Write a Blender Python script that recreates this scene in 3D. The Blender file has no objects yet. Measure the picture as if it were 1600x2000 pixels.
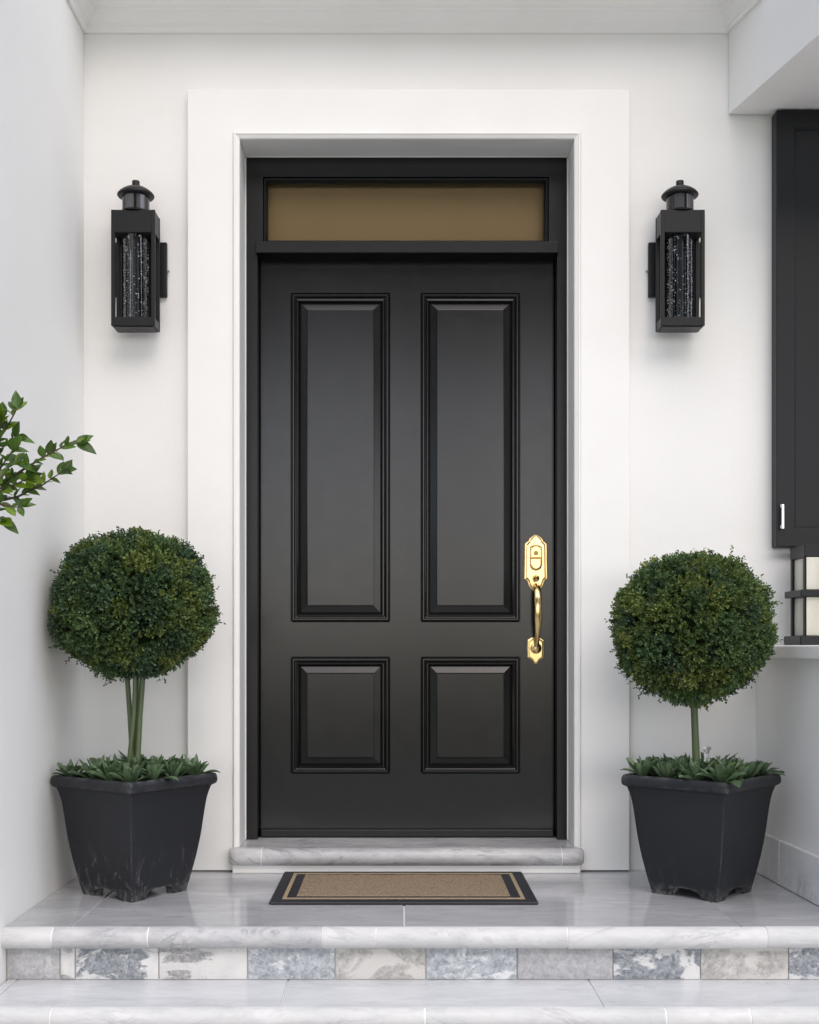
import bpy, bmesh, math, random
import numpy as np
from mathutils import Vector, Matrix

random.seed(7)
R = math.radians
scene = bpy.context.scene
COL = scene.collection

# ------------------------------------------------------------------ camera, sky, sun, exposure
EYE = 0.801                       # metres above the landing
DIST = 4.3                        # metres in front of the door surround (plane y = 0)
FPX = 2350.0                      # focal length in pixels of the 1600 px wide photograph
cam = bpy.data.cameras.new('camera')
cam.sensor_fit = 'HORIZONTAL'
cam.sensor_width = 36.0
cam.lens = 36.0 * FPX / 1600.0
cam.shift_x = 22 / 1600.0
cam.shift_y = 265 / 1600.0
cam.clip_end = 2000
camo = bpy.data.objects.new('camera', cam)
camo.location = (0, -DIST, EYE)
camo.rotation_euler = (R(90), 0, 0)
COL.objects.link(camo)
scene.camera = camo

SUN_EL, SUN_AZ = 42.0, 18.0       # azimuth: degrees left of straight behind the camera
world = bpy.data.worlds.new('World')
scene.world = world
world.use_nodes = True
wn = world.node_tree
bg = wn.nodes['Background']
sky = wn.nodes.new('ShaderNodeTexSky')
sky.sky_type = 'NISHITA'
sky.sun_disc = False
sky.sun_elevation = R(SUN_EL)
sky.sun_rotation = R(180 - 18)
sky.air_density = 0.6
sky.dust_density = 1.6
sky.ozone_density = 0.1
wn.links.new(sky.outputs[0], bg.inputs[0])
bg.inputs[1].default_value = 0.11

sun = bpy.data.lights.new('sun', 'SUN')
sun.energy = 1.5
sun.angle = R(120)
sun.color = (1.0, 0.965, 0.92)
suno = bpy.data.objects.new('sun', sun)
suno.rotation_euler = (R(90 - SUN_EL), 0, R(SUN_AZ))
suno.location = (-1, -6, 6)
COL.objects.link(suno)

scene.view_settings.view_transform = 'Standard'
scene.view_settings.look = 'None'
scene.view_settings.exposure = 1.1
scene.view_settings.gamma = 1.0
scene.cycles.use_denoising = True
scene.cycles.max_bounces = 10
scene.cycles.diffuse_bounces = 6
scene.cycles.glossy_bounces = 4
scene.cycles.transparent_max_bounces = 12
scene.cycles.caustics_reflective = False
scene.cycles.caustics_refractive = False


# ------------------------------------------------------------------ measuring helpers (photo -> metres at a known depth)
def X(px, y): return (px - 778) * (DIST + y) / FPX
def Z(py, y): return EYE + (1265 - py) * (DIST + y) / FPX
def P(px, py, y): return Vector((X(px, y), y, Z(py, y)))


# ------------------------------------------------------------------ materials
class NT:
    def __init__(s, m):
        s.t = m.node_tree; s.n = s.t.nodes; s.l = s.t.links
        s.b = s.n['Principled BSDF']
    def new(s, typ, **kw):
        n = s.n.new(typ)
        for k, v in kw.items():
            if hasattr(n, k): setattr(n, k, v)
            else: n.inputs[k].default_value = v
        return n
    def noise(s, vec, scale, detail=6, rough=0.6, dist=0.0):
        n = s.n.new('ShaderNodeTexNoise')
        n.inputs['Scale'].default_value = scale; n.inputs['Detail'].default_value = detail
        n.inputs['Roughness'].default_value = rough; n.inputs['Distortion'].default_value = dist
        s.l.new(vec, n.inputs['Vector']); return n.outputs['Fac']
    def ramp(s, fac, stops, interp='LINEAR'):
        n = s.n.new('ShaderNodeValToRGB'); cr = n.color_ramp; cr.interpolation = interp
        while len(cr.elements) < len(stops): cr.elements.new(0.5)
        for e, (p, c) in zip(cr.elements, stops):
            e.position = p; e.color = (c, c, c, 1) if isinstance(c, (int, float)) else (*c, 1)
        s.l.new(fac, n.inputs[0]); return n.outputs[0]
    def mix(s, fac, a, b, mode='MIX'):
        n = s.n.new('ShaderNodeMix'); n.data_type = 'RGBA'; n.blend_type = mode
        for sock, v in ((n.inputs[0], fac), (n.inputs[6], a), (n.inputs[7], b)):
            if isinstance(v, bpy.types.NodeSocket): s.l.new(v, sock)
            elif isinstance(v, (int, float)) and sock is n.inputs[0]: sock.default_value = v
            else: sock.default_value = (*v, 1)
        return n.outputs[2]
    def math(s, op, a, b=0.0):
        n = s.n.new('ShaderNodeMath'); n.operation = op
        for sock, v in ((n.inputs[0], a), (n.inputs[1], b)):
            if isinstance(v, bpy.types.NodeSocket): s.l.new(v, sock)
            else: sock.default_value = v
        return n.outputs[0]
    def bump(s, h, strength, dist=0.002):
        n = s.n.new('ShaderNodeBump'); n.inputs['Strength'].default_value = strength
        n.inputs['Distance'].default_value = dist
        s.l.new(h, n.inputs['Height']); s.l.new(n.outputs[0], s.b.inputs['Normal'])
    def obj(s, rnd=False):
        tc = s.n.new('ShaderNodeTexCoord'); v = tc.outputs['Object']
        if rnd:
            oi = s.n.new('ShaderNodeObjectInfo')
            m = s.n.new('ShaderNodeVectorMath'); m.operation = 'SCALE'
            cx = s.n.new('ShaderNodeCombineXYZ')
            for i in range(3): s.l.new(oi.outputs['Random'], cx.inputs[i])
            s.l.new(cx.outputs[0], m.inputs[0]); m.inputs['Scale'].default_value = 37.0
            a = s.n.new('ShaderNodeVectorMath'); a.operation = 'ADD'
            s.l.new(v, a.inputs[0]); s.l.new(m.outputs[0], a.inputs[1]); v = a.outputs[0]
        return v
    def geo(s):
        return s.n.new('ShaderNodeNewGeometry')
    def color(s, c):
        if isinstance(c, bpy.types.NodeSocket): s.l.new(c, s.b.inputs['Base Color'])
        else: s.b.inputs['Base Color'].default_value = (*c, 1)
    def rough(s, r):
        if isinstance(r, bpy.types.NodeSocket): s.l.new(r, s.b.inputs['Roughness'])
        else: s.b.inputs['Roughness'].default_value = r


M = {}
def mat(name, color=(0.5, 0.5, 0.5), rough=0.5, metal=0.0, spec=0.5):
    m = bpy.data.materials.new(name); m.use_nodes = True
    t = NT(m); t.color(color); t.rough(rough)
    t.b.inputs['Metallic'].default_value = metal
    t.b.inputs['Specular IOR Level'].default_value = spec
    M[name] = m
    return t

# painted plaster, hand-trowelled unevenness
t = mat('plaster', rough=0.75, spec=0.25)
pos = t.geo().outputs['Position']
n1 = t.noise(pos, 1.7, 4, 0.5); n2 = t.noise(pos, 9, 5, 0.6)
c = t.mix(t.ramp(n1, [(0.3, 0.0), (0.7, 1.0)]), (0.79, 0.785, 0.765), (0.83, 0.825, 0.81))
c = t.mix(t.ramp(n2, [(0.62, 0.0), (0.8, 0.10)]), c, (0.72, 0.71, 0.68))
t.color(c)
hb = t.math('ADD', t.math('MULTIPLY', t.noise(pos, 7, 4, 0.6), 1.5), t.math('MULTIPLY', t.noise(pos, 160, 3, 0.6), 0.16))
t.bump(hb, 0.35, 0.004)
# smooth white trim paint
t = mat('trim', rough=0.42, spec=0.4)
pos = t.geo().outputs['Position']
t.color(t.mix(t.ramp(t.noise(pos, 3, 4, 0.6), [(0.3, 0.0), (0.7, 1.0)]), (0.80, 0.795, 0.775), (0.84, 0.835, 0.82)))
t.bump(t.noise(pos, 25, 4, 0.6), 0.12, 0.003)
# satin black paint on the door
def black_paint(name, base, rough, rv=0.045, spec=0.45):
    t = mat(name, rough=rough, spec=spec)
    pos = t.geo().outputs['Position']
    n = t.noise(pos, 6, 5, 0.6)
    t.color(t.mix(n, base, tuple(v * 1.25 for v in base)))
    t.rough(t.math('ADD', t.math('MULTIPLY', t.noise(pos, 14, 5, 0.65), rv * 2), rough - rv))
    sc = t.n.new('ShaderNodeMapping'); sc.inputs['Scale'].default_value = (60, 60, 14)
    t.l.new(pos, sc.inputs['Vector'])
    t.bump(t.noise(sc.outputs[0], 3.0, 3, 0.5), 0.05, 0.001)
    return t
black_paint('door_black', (0.0040, 0.0040, 0.0039), 0.20)
black_paint('frame_black', (0.0045, 0.0045, 0.0048), 0.30, 0.045, 0.35)
black_paint('shutter_black', (0.0060, 0.0072, 0.009), 0.38, 0.045, 0.28)
t = mat('lantern_black', (0.008, 0.008, 0.0092), 0.40, 0.0, 0.3)
pos = t.obj(); t.bump(t.noise(pos, 900, 2, 0.5), 0.25, 0.0006)
mat('gloss_black', (0.012, 0.012, 0.013), 0.12, 0.0, 0.6)
mat('void_black', (0.008, 0.008, 0.008), 0.6)
mat('sensor_lens', (0.07, 0.07, 0.075), 0.12, 0.0, 0.9)
mat('bubble', (0.85, 0.87, 0.9), 0.15)
# brass
t = mat('brass', (0.74, 0.55, 0.26), 0.2, 1.0)
pos = t.obj(); t.rough(t.math('ADD', t.math('MULTIPLY', t.noise(pos, 60, 4, 0.6), 0.16), 0.12))
mat('brass_dark', (0.30, 0.20, 0.07), 0.35, 1.0)
mat('silver', (0.82, 0.82, 0.83), 0.22, 1.0)
mat('steel_dark', (0.20, 0.20, 0.21), 0.35, 1.0)
# glass: clear sheet, mirror by Fresnel
def glass(name, tint, rough=0.01, ior=1.5):
    m = bpy.data.materials.new(name); m.use_nodes = True
    tr = m.node_tree; tr.nodes.clear()
    o = tr.nodes.new('ShaderNodeOutputMaterial'); mx = tr.nodes.new('ShaderNodeMixShader')
    a = tr.nodes.new('ShaderNodeBsdfTransparent'); g = tr.nodes.new('ShaderNodeBsdfGlossy')
    f = tr.nodes.new('ShaderNodeFresnel'); f.inputs['IOR'].default_value = ior
    a.inputs[0].default_value = (*tint, 1); g.inputs['Roughness'].default_value = rough
    tr.links.new(f.outputs[0], mx.inputs[0]); tr.links.new(a.outputs[0], mx.inputs[1])
    tr.links.new(g.outputs[0], mx.inputs[2]); tr.links.new(mx.outputs[0], o.inputs[0])
    M[name] = m
glass('glass', (0.93, 0.93, 0.90), 0.01, 1.33)
glass('smoked_glass', (0.80, 0.81, 0.83), 0.03, 1.9)
t = mat('blind', rough=0.8, spec=0.2)
pos = t.geo().outputs['Position']
t.color(t.mix(t.noise(pos, 2.5, 3), (0.36, 0.255, 0.15), (0.40, 0.285, 0.17)))
t = mat('cream_glass', rough=0.18, spec=0.5)
pos = t.geo().outputs['Position']
mp = t.n.new('ShaderNodeMapping'); mp.inputs['Scale'].default_value = (6, 6, 1.4); t.l.new(pos, mp.inputs['Vector'])
t.color(t.mix(t.ramp(t.noise(mp.outputs[0], 3, 4, 0.6), [(0.35, 0.0), (0.7, 1.0)]), (0.46, 0.445, 0.375), (0.60, 0.585, 0.52)))

# marbles
def marble(name, lo, hi, vein, rough, vscale=1.6, vamt=0.6, bumpy=0.0, stretch=(1, 1, 1)):
    t = mat(name, rough=rough, spec=0.22 if name.startswith('nosing') else 0.5)
    v = t.obj(True)
    mp = t.n.new('ShaderNodeMapping'); mp.inputs['Scale'].default_value = stretch
    t.l.new(v, mp.inputs['Vector']); v = mp.outputs[0]
    base = t.mix(t.ramp(t.noise(v, 2.2 * vscale, 8, 0.62, 0.6), [(0.3, 0.0), (0.68, 1.0)]), lo, hi)
    base = t.mix(t.ramp(t.noise(v, 11 * vscale, 6, 0.65, 0.8), [(0.45, 0.0), (0.8, 0.35)]), base, vein)
    w = t.noise(v, 1.5 * vscale, 9, 0.68, 1.4)
    d = t.math('ABSOLUTE', t.math('SUBTRACT', w, 0.5))
    vm = t.ramp(d, [(0.0, 1.0), (0.035, 0.0)])
    msk = t.ramp(t.noise(v, 3.1 * vscale, 3), [(0.45, 0.0), (0.65, 1.0)])
    base = t.mix(t.math('MULTIPLY', t.math('MULTIPLY', vm, msk), vamt), base, vein)
    t.color(base)
    t.rough(t.math('ADD', t.math('MULTIPLY', t.noise(v, 16, 5, 0.6), 0.12), rough - 0.05))
    if bumpy: t.bump(t.noise(v, 45, 6, 0.65), bumpy, 0.004)
    return t
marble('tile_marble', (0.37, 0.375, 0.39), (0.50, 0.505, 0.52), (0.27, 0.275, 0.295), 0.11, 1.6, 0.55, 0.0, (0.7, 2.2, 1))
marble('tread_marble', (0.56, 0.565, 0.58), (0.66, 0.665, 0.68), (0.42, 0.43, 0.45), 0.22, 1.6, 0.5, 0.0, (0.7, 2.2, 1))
marble('nosing_pale', (0.53, 0.53, 0.525), (0.66, 0.655, 0.645), (0.34, 0.34, 0.35), 0.6, 2.6, 0.6, 0.15, (0.5, 1.5, 1.5))
marble('nosing_grey', (0.38, 0.38, 0.39), (0.59, 0.585, 0.58), (0.25, 0.25, 0.265), 0.6, 4.5, 0.8, 0.35, (0.6, 1.3, 1.3))
marble('sill_marble', (0.36, 0.36, 0.37), (0.60, 0.595, 0.595), (0.22, 0.22, 0.235), 0.24, 3.2, 0.9, 0.2, (0.5, 1.3, 1.3))
marble('skirting_marble', (0.70, 0.70, 0.70), (0.80, 0.80, 0.79), (0.42, 0.43, 0.45), 0.25, 1.6, 0.7, 0.0, (1, 1.0, 0.9))
# split-face riser stones: pale matrix with a ragged coloured patch
def riser_mat(name, pale, dark, mid, lo, hi, speck):
    t = mat(name, rough=0.7, spec=0.3)
    v = t.obj(True)
    mp = t.n.new('ShaderNodeMapping'); mp.inputs['Scale'].default_value = (0.8, 1, 1.5); t.l.new(v, mp.inputs['Vector'])
    big = t.noise(mp.outputs[0], 7, 8, 0.62, 0.7)
    edge = t.ramp(big, [(lo, 0.0), (hi, 1.0)])
    fine = t.noise(v, 60, 8, 0.72, 0.6)
    patch = t.mix(t.ramp(fine, [(0.36, 0.0), (0.62, 1.0)]), dark, mid)
    patch = t.mix(t.ramp(t.noise(v, 24, 6, 0.7, 1.5), [(0.56, 0.0), (0.66, speck)]), patch, pale)
    p2 = t.mix(t.ramp(t.noise(v, 18, 5, 0.6), [(0.4, 0.0), (0.75, 0.4)]), pale, mid)
    t.color(t.mix(edge, p2, patch))
    t.bump(t.math('ADD', t.math('MULTIPLY', big, 1.2), t.math('MULTIPLY', fine, 0.5)), 0.6, 0.008)
riser_mat('stone_grey', (0.58, 0.575, 0.565), (0.32, 0.32, 0.33), (0.48, 0.48, 0.485), 0.30, 0.36, 0.7)
riser_mat('stone_blue', (0.68, 0.675, 0.66), (0.13, 0.145, 0.165), (0.37, 0.39, 0.41), 0.46, 0.50, 0.8)
riser_mat('stone_pale', (0.68, 0.67, 0.65), (0.20, 0.20, 0.205), (0.46, 0.455, 0.45), 0.51, 0.55, 0.8)
riser_mat('stone_ice', (0.70, 0.71, 0.72), (0.25, 0.27, 0.295), (0.52, 0.545, 0.565), 0.40, 0.44, 0.9)
riser_mat('stone_buff', (0.62, 0.60, 0.57), (0.30, 0.29, 0.275), (0.50, 0.485, 0.46), 0.44, 0.52, 0.7)
mat('mortar', (0.62, 0.61, 0.59), 0.9)
mat('grout', (0.78, 0.78, 0.77), 0.8)
t = mat('concrete', rough=0.85)
pos = t.geo().outputs['Position']
t.color(t.mix(t.noise(pos, 4, 8, 0.65), (0.34, 0.335, 0.32), (0.46, 0.455, 0.44)))
t.bump(t.noise(pos, 80, 5, 0.7), 0.4, 0.004)

# planter: charcoal fibre clay with scuffs and chalky corners
def planter_mat(name, amt):
    t = mat(name, rough=0.55, spec=0.4)
    v = t.obj(False)
    g = t.geo()
    base = t.mix(t.noise(v, 5, 6, 0.6), (0.0095, 0.0108, 0.0145), (0.016, 0.0178, 0.0225))
    pt = t.ramp(g.outputs['Pointiness'], [(0.515, 0.0), (0.60, 1.0)])
    ch = t.math('MULTIPLY', pt, t.ramp(t.noise(v, 40, 6, 0.7), [(0.42, 0.0), (0.62, 0.75)]))
    base = t.mix(ch, base, (0.24, 0.235, 0.23))
    sx = t.n.new('ShaderNodeSeparateXYZ'); t.l.new(v, sx.inputs[0])
    low = t.ramp(sx.outputs['Z'], [(0.02, 1.0), (0.19, 0.0)])
    mp = t.n.new('ShaderNodeMapping'); mp.inputs['Rotation'].default_value = (0, R(35), R(10)); mp.inputs['Scale'].default_value = (3, 3, 1)
    t.l.new(v, mp.inputs['Vector'])
    sc = t.math('MULTIPLY', t.ramp(t.noise(mp.outputs[0], 11, 7, 0.72, 0.8), [(0.55, 0.0), (0.70, 1.0)]), low)
    base = t.mix(t.math('MULTIPLY', sc, amt), base, (0.22, 0.21, 0.205))
    vo = t.n.new('ShaderNodeTexVoronoi'); vo.inputs['Scale'].default_value = 16; t.l.new(v, vo.inputs['Vector'])
    dots = t.ramp(vo.outputs['Distance'], [(0.03, 0.8), (0.05, 0.0)])
    keep = t.ramp(t.noise(v, 6, 2), [(0.56, 0.0), (0.58, 1.0)])
    base = t.mix(t.math('MULTIPLY', dots, keep), base, (0.45, 0.44, 0.43))
    t.color(base)
    t.rough(t.math('ADD', t.math('MULTIPLY', t.noise(v, 20, 5, 0.6), 0.2), 0.45))
    t.bump(t.math('ADD', t.noise(v, 14, 5, 0.6), t.math('MULTIPLY', t.noise(v, 140, 4, 0.6), 0.15)), 0.25, 0.004)
planter_mat('planter_scuffed', 0.8)
planter_mat('planter_clean', 0.12)
t = mat('soil', rough=0.95)
v = t.obj(); t.color(t.mix(t.noise(v, 60, 6, 0.7), (0.02, 0.015, 0.01), (0.06, 0.045, 0.03))); t.bump(t.noise(v, 120, 6, 0.7), 0.9, 0.01)

# leaves: colour attribute carries each leaf's own tone
def leaf_mat(name, attr=True, base=(0.06, 0.1, 0.03), rough=0.45, trans=0.25, rndamt=0.35, spec=0.4):
    t = mat(name, rough=rough, spec=spec)
    if attr:
        a = t.n.new('ShaderNodeAttribute'); a.attribute_name = 'tone'; col = a.outputs['Color']
    else:
        oi = t.n.new('ShaderNodeObjectInfo')
        v = t.obj(True)
        col = t.mix(oi.outputs['Random'], tuple(x * (1 - rndamt) for x in base), tuple(x * (1 + rndamt) for x in base))
        col = t.mix(t.ramp(t.noise(v, 40, 4), [(0.4, 0.0), (0.8, 0.4)]), col, tuple(x * 0.6 for x in base))
    t.color(col)
    tr = t.n.new('ShaderNodeBsdfTranslucent'); mx = t.n.new('ShaderNodeMixShader')
    mx.inputs[0].default_value = trans
    hsv = t.n.new('ShaderNodeHueSaturation'); hsv.inputs['Value'].default_value = 1.6; hsv.inputs['Saturation'].default_value = 1.15
    t.l.new(col, hsv.inputs['Color']); t.l.new(hsv.outputs[0], tr.inputs[0])
    o = t.n['Material Output']
    t.l.new(t.b.outputs[0], mx.inputs[1]); t.l.new(tr.outputs[0], mx.inputs[2]); t.l.new(mx.outputs[0], o.inputs[0])
leaf_mat('crown_leaf', True, rough=0.5, trans=0.15, spec=0.3)
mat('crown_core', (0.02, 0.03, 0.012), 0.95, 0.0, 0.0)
leaf_mat('succulent_leaf', False, (0.105, 0.165, 0.085), 0.40, 0.12, 0.45)
leaf_mat('succulent_lime', False, (0.11, 0.16, 0.04), 0.38, 0.18)
leaf_mat('shrub_leaf', False, (0.075, 0.14, 0.028), 0.34, 0.35, 0.4, 0.5)
leaf_mat('shrub_leaf_young', False, (0.15, 0.24, 0.025), 0.32, 0.35, 0.3, 0.5)
t = mat('green_stem', rough=0.5)
v = t.obj(); mp = t.n.new('ShaderNodeMapping'); mp.inputs['Scale'].default_value = (40, 40, 3); t.l.new(v, mp.inputs['Vector'])
t.color(t.mix(t.noise(mp.outputs[0], 3, 5, 0.6), (0.045, 0.075, 0.03), (0.12, 0.16, 0.07)))
t = mat('bark', rough=0.85)
v = t.obj(); t.color(t.mix(t.noise(v, 60, 6, 0.7), (0.035, 0.025, 0.015), (0.12, 0.09, 0.06)))
# doormat
t = mat('rubber', (0.014, 0.015, 0.020), 0.6)
t.bump(t.noise(t.obj(), 500, 2), 0.3, 0.001)
def coir(name, a, b):
    t = mat(name, rough=0.95, spec=0.1)
    v = t.obj()
    n = t.noise(v, 260, 4, 0.75)
    t.color(t.mix(t.ramp(n, [(0.3, 0.0), (0.7, 1.0)]), a, b))
    t.bump(n, 1.0, 0.006)
coir('coir', (0.18, 0.13, 0.088), (0.42, 0.325, 0.23))
coir('coir_pale', (0.34, 0.26, 0.16), (0.54, 0.43, 0.29))
# ground and garden
t = mat('paving', rough=0.8)
pos = t.geo().outputs['Position']
br = t.n.new('ShaderNodeTexBrick'); br.inputs['Scale'].default_value = 1.0
br.inputs['Color1'].default_value = (0.56, 0.55, 0.53, 1); br.inputs['Color2'].default_value = (0.50, 0.49, 0.47, 1)
br.inputs['Mortar'].default_value = (0.2, 0.19, 0.18, 1); br.inputs['Mortar Size'].default_value = 0.012
t.l.new(pos, br.inputs['Vector'])
pv = t.mix(t.ramp(t.noise(pos, 3, 6, 0.6), [(0.3, 0.0), (0.8, 0.5)]), br.outputs['Color'], (0.44, 0.43, 0.41))
sp = t.n.new('ShaderNodeSeparateXYZ'); t.l.new(pos, sp.inputs[0])
lawn = t.math('LESS_THAN', sp.outputs['Y'], -7.0)
t.color(t.mix(lawn, pv, t.mix(t.noise(pos, 0.8, 8, 0.7), (0.03, 0.055, 0.018), (0.06, 0.09, 0.03))))


# ------------------------------------------------------------------ mesh helpers
class MB:
    def __init__(s): s.v = []; s.f = []
    def add(s, vs, fs):
        o = len(s.v); s.v += [tuple(p) for p in vs]; s.f += [tuple(i + o for i in f) for f in fs]; return s
    def box(s, x0, x1, y0, y1, z0, z1):
        return s.add([(x0, y0, z0), (x1, y0, z0), (x1, y1, z0), (x0, y1, z0), (x0, y0, z1), (x1, y0, z1), (x1, y1, z1), (x0, y1, z1)],
                     [(0, 3, 2, 1), (4, 5, 6, 7), (0, 1, 5, 4), (1, 2, 6, 5), (2, 3, 7, 6), (3, 0, 4, 7)])
    def prism(s, pts, axis, a, b):
        """closed polygon pts in the plane normal to axis, extruded from a to b"""
        def p3(p, t): return {'x': (t, p[0], p[1]), 'y': (p[0], t, p[1]), 'z': (p[0], p[1], t)}[axis]
        n = len(pts)
        vs = [p3(p, a) for p in pts] + [p3(p, b) for p in pts]
        fs = [tuple(range(n)), tuple(range(2 * n - 1, n - 1, -1))] + [(i, (i + 1) % n, n + (i + 1) % n, n + i)[::-1] for i in range(n)]
        return s.add(vs, fs)
    def lathe(s, prof, cx=0, cy=0, seg=32, cap=True):
        n = len(prof); vs = []; fs = []
        for r, z in prof:
            for k in range(seg):
                a = 2 * math.pi * k / seg
                vs.append((cx + r * math.cos(a), cy + r * math.sin(a), z))
        for i in range(n - 1):
            for k in range(seg):
                k2 = (k + 1) % seg
                fs.append((i * seg + k, i * seg + k2, (i + 1) * seg + k2, (i + 1) * seg + k))
        if cap:
            fs.append(tuple(range(seg))[::-1]); fs.append(tuple((n - 1) * seg + k for k in range(seg)))
        return s.add(vs, fs)
    def tube(s, pts, rad, seg=10, flat=None):
        pts = [Vector(p) for p in pts]; n = len(pts)
        if not isinstance(rad, (list, tuple)): rad = [rad] * n
        vs = []; fs = []
        up = None
        for i, p in enumerate(pts):
            d = (pts[min(i + 1, n - 1)] - pts[max(i - 1, 0)]).normalized()
            if up is None:
                up = Vector((1, 0, 0)) if abs(d.x) < 0.8 else Vector((0, 1, 0))
            u = (up - d * up.dot(d)).normalized(); w = d.cross(u); up = u
            for k in range(seg):
                a = 2 * math.pi * k / seg
                ra = rad[i]
                rb = ra * (flat if flat else 1.0)
                vs.append(p + u * math.cos(a) * ra + w * math.sin(a) * rb)
        for i in range(n - 1):
            for k in range(seg):
                k2 = (k + 1) % seg
                fs.append((i * seg + k, i * seg + k2, (i + 1) * seg + k2, (i + 1) * seg + k))
        fs.append(tuple(range(seg))[::-1]); fs.append(tuple((n - 1) * seg + k for k in range(seg)))
        return s.add(vs, fs)
    def rings(s, rings, closed=True, cap0=False, cap1=False):
        n = len(rings[0]); vs = [p for r in rings for p in r]; fs = []
        m = n if closed else n - 1
        for i in range(len(rings) - 1):
            for k in range(m):
                k2 = (k + 1) % n
                fs.append((i * n + k, i * n + k2, (i + 1) * n + k2, (i + 1) * n + k))
        if cap0: fs.append(tuple(range(n))[::-1])
        if cap1: fs.append(tuple((len(rings) - 1) * n + k for k in range(n)))
        return s.add(vs, fs)
    def mesh(s, name, recalc=True):
        me = bpy.data.meshes.new(name); me.from_pydata(s.v, [], s.f); me.validate(); me.update()
        if recalc:
            bm = bmesh.new(); bm.from_mesh(me); bmesh.ops.recalc_face_normals(bm, faces=bm.faces[:]); bm.to_mesh(me); bm.free()
        return me
    def build(s, name, m, parent=None, bev=0, seg=2, smooth=False, loc=None):
        return obj(name, s.mesh(name), m, parent, bev, seg, smooth, loc)


def obj(name, me, m, parent=None, bev=0, seg=2, smooth=False, loc=None):
    o = bpy.data.objects.new(name, me)
    if m and not me.materials: me.materials.append(M[m])
    COL.objects.link(o)
    if parent: o.parent = parent
    if loc is not None: o.location = loc
    if bev:
        b = o.modifiers.new('bevel', 'BEVEL'); b.width = bev; b.segments = seg; b.limit_method = 'ANGLE'; b.angle_limit = R(35)
        b.use_clamp_overlap = True
    if smooth or bev:
        for p in me.polygons: p.use_smooth = True
        me.set_sharp_from_angle(angle=R(40 if not bev else 25))
        if bev:
            b.harden_normals = True
    return o


def box(name, m, parent, x0, x1, y0, y1, z0, z1, bev=0, seg=2):
    return MB().box(x0, x1, y0, y1, z0, z1).build(name, m, parent, bev, seg)


def cbox(name, m, parent, x0, x1, y0, y1, z0, z1, bev=0, seg=2):
    """box whose own origin is its centre, relative to its parent"""
    c = ((x0 + x1) / 2, (y0 + y1) / 2, (z0 + z1) / 2)
    hx, hy, hz = (x1 - x0) / 2, (y1 - y0) / 2, (z1 - z0) / 2
    return MB().box(-hx, hx, -hy, hy, -hz, hz).build(name, m, parent, bev, seg, loc=c)


def empty(name, loc=(0, 0, 0), rz=0):
    o = bpy.data.objects.new(name, None); COL.objects.link(o)
    o.empty_display_size = 0.1
    o.location = loc; o.rotation_euler = (0, 0, rz); return o


def tag(o, label=None, cat=None, group=None, kind=None):
    if label: o['label'] = label
    if cat: o['category'] = cat
    if group: o['group'] = group
    if kind: o['kind'] = kind
    return o


def copy_tree(o, parent=None):
    c = o.copy(); COL.objects.link(c); c.parent = parent
    for ch in list(o.children): copy_tree(ch, c)
    return c


def rect_loft(x0, x1, z0, z1, prof, ybase, fill=False):
    """concentric rectangular loops: prof = [(inset, height towards the viewer)]"""
    mb = MB(); rings = []
    for ins, h in prof:
        rings.append([(x0 + ins, ybase - h, z0 + ins), (x1 - ins, ybase - h, z0 + ins), (x1 - ins, ybase - h, z1 - ins), (x0 + ins, ybase - h, z1 - ins)])
    mb.rings(rings, True, False, fill)
    return mb


def grid_plate(xs, zs, holes, y0, y1, mb=None):
    """plate in the xz plane between y0 (front) and y1 (back) with rectangular holes given as cell index sets"""
    mb = mb or MB()
    nx, nz = len(xs) - 1, len(zs) - 1
    solid = lambda i, j: 0 <= i < nx and 0 <= j < nz and (i, j) not in holes
    idx = {}
    vs = []; fs = []
    def vid(i, j, k):
        if (i, j, k) not in idx:
            idx[(i, j, k)] = len(vs); vs.append((xs[i], (y0, y1)[k], zs[j]))
        return idx[(i, j, k)]
    for i in range(nx):
        for j in range(nz):
            if not solid(i, j): continue
            fs.append((vid(i, j, 0), vid(i + 1, j, 0), vid(i + 1, j + 1, 0), vid(i, j + 1, 0)))
            fs.append((vid(i, j, 1), vid(i, j + 1, 1), vid(i + 1, j + 1, 1), vid(i + 1, j, 1)))
            if not solid(i - 1, j): fs.append((vid(i, j, 0), vid(i, j + 1, 0), vid(i, j + 1, 1), vid(i, j, 1)))
            if not solid(i + 1, j): fs.append((vid(i + 1, j, 0), vid(i + 1, j, 1), vid(i + 1, j + 1, 1), vid(i + 1, j + 1, 0)))
            if not solid(i, j - 1): fs.append((vid(i, j, 0), vid(i, j, 1), vid(i + 1, j, 1), vid(i + 1, j, 0)))
            if not solid(i, j + 1): fs.append((vid(i, j + 1, 0), vid(i + 1, j + 1, 0), vid(i + 1, j + 1, 1), vid(i, j + 1, 1)))
    return mb.add(vs, fs)


# ------------------------------------------------------------------ ground
GZ = -0.312
g = MB().add([(-300, -300, GZ), (300, -300, GZ), (300, 300, GZ), (-300, 300, GZ)], [(0, 1, 2, 3)]).build('ground', 'paving')
tag(g, kind='structure')

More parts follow.
